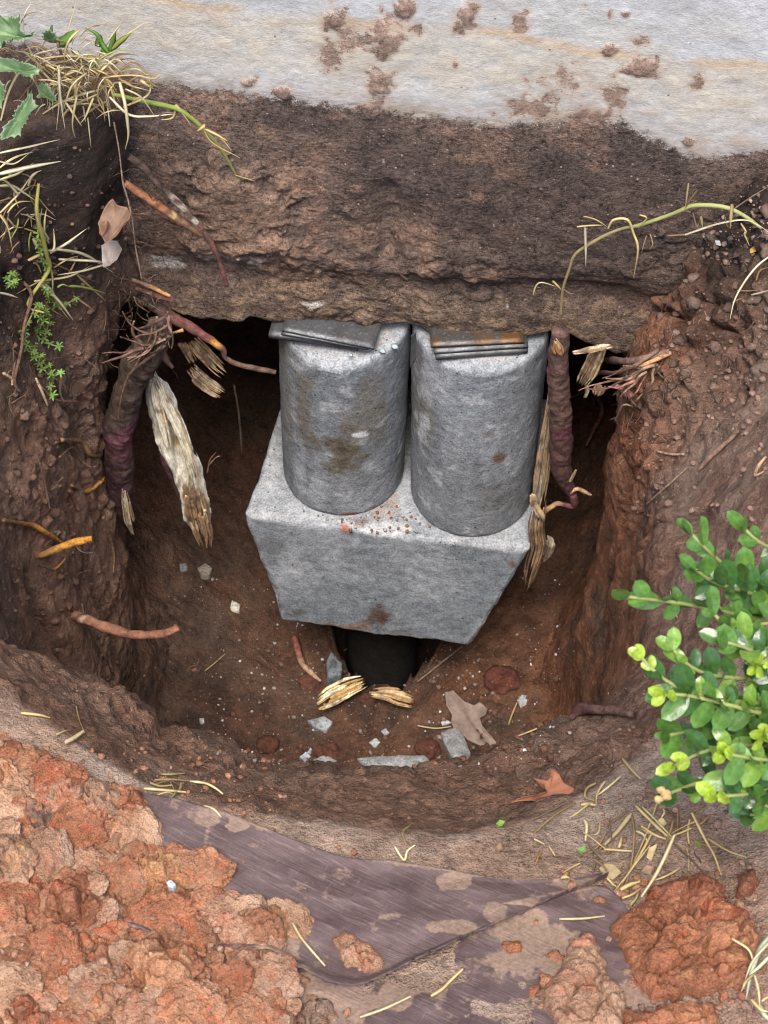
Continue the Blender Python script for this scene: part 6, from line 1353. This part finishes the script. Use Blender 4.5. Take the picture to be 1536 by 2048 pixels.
for i, (L, w, c_) in enumerate([([(288, 1577), (330, 1580), (372, 1584)], 9, STRAWP), ([(322, 1548), (350, 1547), (370, 1546)], 5, (.5, .45, .2)), ([(310, 1560), (345, 1558), (380, 1562)], 6, STRAW), ([(305, 1570), (340, 1562), (365, 1575)], 5, BRN), ([(380, 1563), (410, 1566), (430, 1575), (446, 1588)], 7, STRAWP), ([(352, 1585), (360, 1578), (362, 1565)], 8, STRAW), ([(340, 1598), (352, 1585), (360, 1578)], 5, (.55, .55, .2)), ([(330, 1552), (345, 1570), (350, 1590)], 5, STRAW), ([(300, 1565), (320, 1572), (345, 1570)], 6, STRAW), ([(315, 1590), (335, 1584), (350, 1590)], 5, STRAW)]):
    so = ribbon('straw', L, w, c_, None, 'straw in the little tuft on the rim beside the upper tarpaulin', 'straw', 'straw tuft on the rim', seed=560+i, tip=.5, jit=.004, hit=.010+.002*(i % 3)); scat3.append((np.mean([q_[0] for q_ in L])+.01*i, so))
for i, (L, w, c_, lab, lift) in enumerate([
        ([(585, 1846), (605, 1880), (650, 1932)], 8, STRAWP, 'pale bent straw between the clay heap and the oval clod', .02), ([(720, 2034), (770, 2015), (822, 1992)], 8, STRAWP, 'long straw at the bottom edge near the mud lump', .014), ([(862, 1992), (885, 1978), (898, 1965), (926, 1938)], 9, STRAW, 'jointed straw on the lower tarpaulin layer', .014),
        ([(408, 1612), (430, 1620), (445, 1640)], 8, STRAWP, 'short bent straw on the upper tarpaulin by the rim tuft', .016), ([(152, 1412), (160, 1440), (170, 1466)], 4, STRAW, 'thin upright straw stalk on the left front rim', .012), ([(42, 1426), (80, 1430), (100, 1436)], 9, STRAW, 'broad dry blade on the left front rim', .006), ([(130, 1486), (150, 1475), (168, 1462)], 13, STRAWP, 'broadest dry blade at the top of the clay heap', .014), ([(112, 1470), (130, 1462), (142, 1460)], 7, STRAW, 'short dry blade beside the broadest blade', .012),
        ([(410, 1342), (430, 1326), (450, 1308)], 4, STRAWP, 'lone thin straw on the dark pit floor at the left', .008), ([(835, 1451), (870, 1456), (902, 1453)], 4, STRAWP, 'thin pale straw left of the dead oak leaf', .012), ([(1017, 1450), (1024, 1428), (1034, 1405)], 5, STRAW, 'thin straw hanging from the white flake', .01), ([(1035, 1472), (1055, 1464), (1074, 1457)], 5, STRAW, 'short straw at the right front of the pit floor', .01),
        ([(1272, 358), (1288, 348), (1302, 340)], 5, (.5, .38, .25), 'short brown straw at the wall foot on the right', .006), ([(1276, 386), (1300, 380), (1328, 370)], 7, STRAWW, 'pale straw lying at the wall foot on the right', .006), ([(1355, 1236), (1344, 1210), (1340, 1180)], 3, STRAW, 'thin straw on the red wall above the shrub', .004), ([(790, 1694), (808, 1720), (815, 1702), (830, 1690)], 6, STRAWP, 'tiny straw sprout on the front rim above the tarpaulin', .006), ([(820, 1652), (805, 1665), (812, 1690)], 6, STRAW, 'small bent straw standing on the front rim', .006),
        ([(290, 1975), (300, 1978), (312, 1977)], 6, YGR, 'tiny green straw bit on the clay heap', .03), ([(1300, 1690), (1230, 1780), (1245, 1760)], 3, STRAW, 'thin forked straw over the largest clay clod', .03)]):
    ribbon('straw', L, w, c_, None, lab, 'straw', 'single straws', seed=600+i, tip=.6, jit=.004, hit=lift)
for lst_, txt in ((scat, 'in the straw scatter below the green shrub'), (scat2, 'of the short straw bits on the front rim'), (scat3, 'in the little straw tuft beside the upper tarpaulin')):
    for k, (_, so) in enumerate(sorted(lst_, key=lambda t_: t_[0])): so['label'] = 'dry straw, %s from the left %s' % (ordinal(k+1), txt)
# grass in the lower right corner
gc = thing('grass_clump', hit(1510, 1950)[0], 'bleached bent grass blades in the lower right corner', 'grass', 'grass clumps')
for i, (L, w, c_) in enumerate([([(1330, 1080), (1430, 1150), (1455, 1280)], 7, STRAWP), ([(1455, 1285), (1400, 1320), (1380, 1390)], 8, STRAW), ([(1460, 1290), (1480, 1380), (1488, 1470)], 8, STRAWP), ([(1550, 1060), (1490, 1150), (1440, 1290), (1410, 1430)], 14, (.62, .68, .48)), ([(1550, 1180), (1480, 1240), (1430, 1290)], 13, (.6, .64, .42)), ([(1545, 1100), (1450, 1210), (1400, 1330)], 8, STRAWP), ([(1440, 1430), (1490, 1480), (1550, 1500)], 10, STRAW), ([(1480, 1460), (1520, 1520), (1560, 1560)], 16, (.55, .6, .4)), ([(1500, 1440), (1540, 1420), (1570, 1440)], 8, STRAWP)]):
    ribbon('blade', cE(L), w, c_, gc, seed=650+i, jit=.008, hit=.045+.004*(i % 3))

# ------------------------------------------------------------------ boxwood shrub reaching in from the right
M['box'] = colmat('boxwood_leaf', .28, 70, .0005, .24, .6, trans=.22)
def boxleaf(L, Wd, col, seed):
    nu, nv = 9, 7; V = []; r_ = random.Random(seed); cu = r_.uniform(-.05, .22)
    for j in range(nv):
        s = j/(nv-1)*2-1
        for i in range(nu):
            t = i/(nu-1); w = Wd*.5*(math.sqrt(max(0, 1-((t-.54)/.47)**2)) if t > .07 else .05)*(1 if t < .999 else .0)+.0002
            x = L*t; y = w*s; z = .20*abs(s)*w - cu*L*(t-.3)**2*2 + .0003*math.sin(9*t+seed)
            V.append((x, y, z))
    V = np.array(V); cc = np.tile(np.array(col), (len(V), 1)); s = np.repeat(np.linspace(-1, 1, nv), nu)
    cc = mix(cc, np.array(col)*(1.5, 1.3, 1.3), np.exp(-(np.abs(s)/.12)**2)*.55)
    return mesh_np('boxwood_leaf', V, grid_faces(nu, nv), M['box'], True, {'col': cc})
LV_ = {k: [boxleaf(.0205*f_, .0108*f_*g_, c_, i*10+j) for j, (f_, g_) in enumerate(((.62, 1.), (.8, 1.12), (.95, .92), (1.08, 1.05), (1.2, .95)))] for i, (k, c_) in enumerate([('dark', (.045, .115, .028)), ('mid', (.085, .19, .036)), ('light', (.16, .29, .045)), ('tip', (.31, .44, .05))])}
shrub = thing('boxwood_shrub', (.62, -.86, -.02), 'glossy green boxwood shrub leaning in from the right edge', 'shrub')
sb = wpos(shrub)
rest_l, n_in = [], 0
LEAFV = {}
for lst_ in LV_.values():
    for me_ in lst_:
        a_ = np.zeros(len(me_.vertices)*3, np.float32); me_.vertices.foreach_get('co', a_); b_ = np.zeros(len(me_.vertices)*4, np.float32); me_.attributes['col'].data.foreach_get('color', b_)
        LEAFV[me_.name] = (a_.reshape(-1, 3), b_.reshape(-1, 4)[:, :3])
def addleaf(P0, dirv, nrm, kind, scl=1.0):
    global n_in
    d = dirv/np.linalg.norm(dirv); nrm = nrm - d*(nrm@d); nrm /= np.linalg.norm(nrm); y = np.cross(nrm, d)
    me_ = random.choice(LV_[kind]); tp = P0+d*.012*scl; px_ = pix(tp[None])[0][0]
    if px_ > 1545 or n_in >= 300:      # out of the picture, or past the first 300: one mass of foliage
        v_, c_ = LEAFV[me_.name]; rest_l.append((P0 + scl*(v_[:, :1]*d + v_[:, 1:2]*y + v_[:, 2:]*nrm), c_)); return
    n_in += 1
    o = bpy.data.objects.new('leaf', me_); COL.objects.link(o); o.parent = shrub
    m = Matrix(((d[0]*scl, y[0]*scl, nrm[0]*scl, P0[0]-sb[0]), (d[1]*scl, y[1]*scl, nrm[1]*scl, P0[1]-sb[1]), (d[2]*scl, y[2]*scl, nrm[2]*scl, P0[2]-sb[2]), (0, 0, 0, 1)))
    o.matrix_basis = m
random.seed(21)
BR = [([(1640, 1215, 1.60), (1536, 1172, 1.54), (1470, 1145, 1.50), (1420, 1105, 1.48), (1385, 1070, 1.47)], 4, 'mid', 'mid', 40), ([(1640, 1230, 1.6), (1510, 1190, 1.52), (1430, 1165, 1.47), (1392, 1140, 1.45)], 6, 'dark', 'mid', 34), ([(1520, 1240, 1.52), (1440, 1222, 1.49), (1370, 1208, 1.47), (1310, 1200, 1.46), (1258, 1194, 1.45)], 5, 'mid', 'mid', 38),
      ([(1650, 1330, 1.55), (1540, 1310, 1.48), (1470, 1270, 1.45), (1430, 1230, 1.44)], 6, 'dark', 'mid', 30), ([(1650, 1380, 1.52), (1520, 1360, 1.45), (1420, 1350, 1.42), (1370, 1325, 1.41), (1348, 1300, 1.41)], 8, 'dark', 'light', 30), ([(1650, 1400, 1.5), (1500, 1405, 1.43), (1400, 1390, 1.40), (1330, 1360, 1.39), (1285, 1318, 1.39)], 8, 'dark', 'tip', 29), ([(1650, 1450, 1.5), (1536, 1430, 1.43), (1440, 1405, 1.40), (1370, 1390, 1.39), (1330, 1390, 1.385)], 9, 'mid', 'tip', 28),
      ([(1650, 1500, 1.48), (1520, 1490, 1.42), (1420, 1500, 1.40), (1350, 1530, 1.39)], 7, 'dark', 'tip', 28), ([(1650, 1520, 1.46), (1540, 1520, 1.40), (1450, 1508, 1.37)], 6, 'mid', 'tip', 28), ([(1650, 1560, 1.47), (1540, 1580, 1.41), (1480, 1590, 1.39), (1432, 1592, 1.38)], 6, 'dark', 'tip', 28), ([(1620, 1540, 1.50), (1460, 1545, 1.45), (1370, 1575, 1.43), (1330, 1590, 1.42)], 6, 'dark', 'dark', 28), ([(1660, 1090, 1.60), (1575, 1105, 1.57), (1520, 1085, 1.55), (1492, 1060, 1.54)], 4, 'mid', 'mid', 34),
      ([(1660, 1290, 1.5), (1560, 1300, 1.44), (1520, 1330, 1.42)], 5, 'mid', 'tip', 28), ([(1660, 1420, 1.46), (1580, 1460, 1.41), (1530, 1470, 1.39)], 5, 'dark', 'tip', 26), ([(1660, 1600, 1.47), (1580, 1620, 1.42), (1530, 1610, 1.40)], 5, 'dark', 'mid', 26), ([(1640, 1250, 1.55), (1570, 1245, 1.5), (1500, 1250, 1.48)], 4, 'mid', 'mid', 34), ([(1640, 1440, 1.52), (1480, 1450, 1.47), (1390, 1460, 1.45), (1340, 1470, 1.44)], 6, 'dark', 'mid', 28)]
BR += [([(1680, 1360, 1.5), (1600, 1350, 1.45), (1500, 1300, 1.43), (1455, 1285, 1.42)], 5, 'dark', 'mid', 30), ([(1680, 1400, 1.5), (1590, 1420, 1.45), (1510, 1440, 1.44), (1440, 1450, 1.43)], 5, 'mid', 'mid', 30), ([(1680, 1540, 1.48), (1600, 1550, 1.43), (1520, 1550, 1.42), (1480, 1560, 1.41)], 5, 'dark', 'light', 30), ([(1660, 1210, 1.58), (1580, 1220, 1.53), (1530, 1215, 1.51)], 4, 'mid', 'mid', 32), ([(1660, 1640, 1.48), (1580, 1630, 1.44), (1500, 1630, 1.42)], 4, 'dark', 'dark', 30)]
nl = 0
ctr = on(1640, 1420, d=1.62)
BR.sort(key=lambda b_: b_[0][-1][0])
for bi, (pts, rpx, kind, tipk, stepx) in enumerate(BR):
    P0 = W3(pts, d=1.5); L = np.linalg.norm(np.diff(P0, axis=0), axis=1).sum(); n = 40; C = spline(P0, n)
    base_link = np.vstack([[.62, -.86, .05+.02*bi], (C[0]+np.array([.62, -.86, .2]))/2+[.02, 0, .05], C])
    Cc = spline(base_link, 60); V, F_, t = tube(Cc, np.linspace(.0042, .0011, 60), 8, .08, 60, bi); cc = mix(np.tile((.19, .13, .07), (len(V), 1)), (.36, .40, .14), sst(t, .55, .8))
    place('branch', V, F_, M['green'], shrub, True, {'col': cc})
    step_m = stepx*.9*pxm(P0[-1]); s = np.linspace(0, 1, max(3, int(L/step_m)))
    for k, tt in enumerate(s):
        i = min(int(tt*(n-1)), n-2); tan_ = C[i+1]-C[i]; tan_ /= np.linalg.norm(tan_); c0 = C[i] if tt < 1 else C[-1]
        sidev = np.cross(tan_, -fw); sidev /= np.linalg.norm(sidev); tov = np.cross(sidev, tan_); tov = tov if tov@fw < 0 else -tov
        rot = (math.pi/2 if k % 2 else 0) + random.uniform(-.3, .3); ax_ = sidev*math.cos(rot)+tov*math.sin(rot)
        last = k >= len(s)-2
        for sg in (-1, 1):
            if rot > .8 and sg < 0 and random.random() < .35: continue
            op = random.uniform(.75, 1.15) if not last else random.uniform(.35, .7)
            dirv = tan_*math.cos(op) + ax_*sg*math.sin(op) + UPV*.12; nrm = -fw*.75 + UPV*.55 + np.array([random.uniform(-.55, .55) for _ in range(3)])
            kd = tipk if last else (kind if random.random() < .6 else random.choice(['dark', 'mid', 'light', 'light']))
            addleaf(c0, dirv, nrm, kd, random.uniform(.82, 1.12)*(1 if not (last and tipk == 'tip') else .72)); nl += 1
    if tipk == 'tip':
        for q_ in range(3):
            dirv = tan_ + np.array([random.uniform(-.8, .8) for _ in range(3)]) - fw*.5; addleaf(C[-1], dirv, -fw+np.array([random.uniform(-.6, .6) for _ in range(3)]), 'tip', random.uniform(.5, .7)); nl += 1
# dried seed cluster on the shrub
for k in range(6):
    P0 = on(1328+random.uniform(-12, 12), 1590+random.uniform(-12, 12), d=1.40); v = I2*(1+.4*vnoise(I2*1.5+k, 3))[:, None]*np.array([.003, .0022, .003]); place('dried_bud', v+P0, F2, M['leafdry'], shrub, True, {'col': np.tile((.5, .36, .16), (len(v), 1))})

if rest_l:
    lf_f = grid_faces(9, 7); Fr = np.concatenate([lf_f+63*k for k in range(len(rest_l))])
    fo = place('foliage', np.concatenate([a_ for a_, _ in rest_l]), Fr, M['box'], shrub, True, {'col': np.concatenate([b_ for _, b_ in rest_l])}); fo['kind'] = 'stuff'
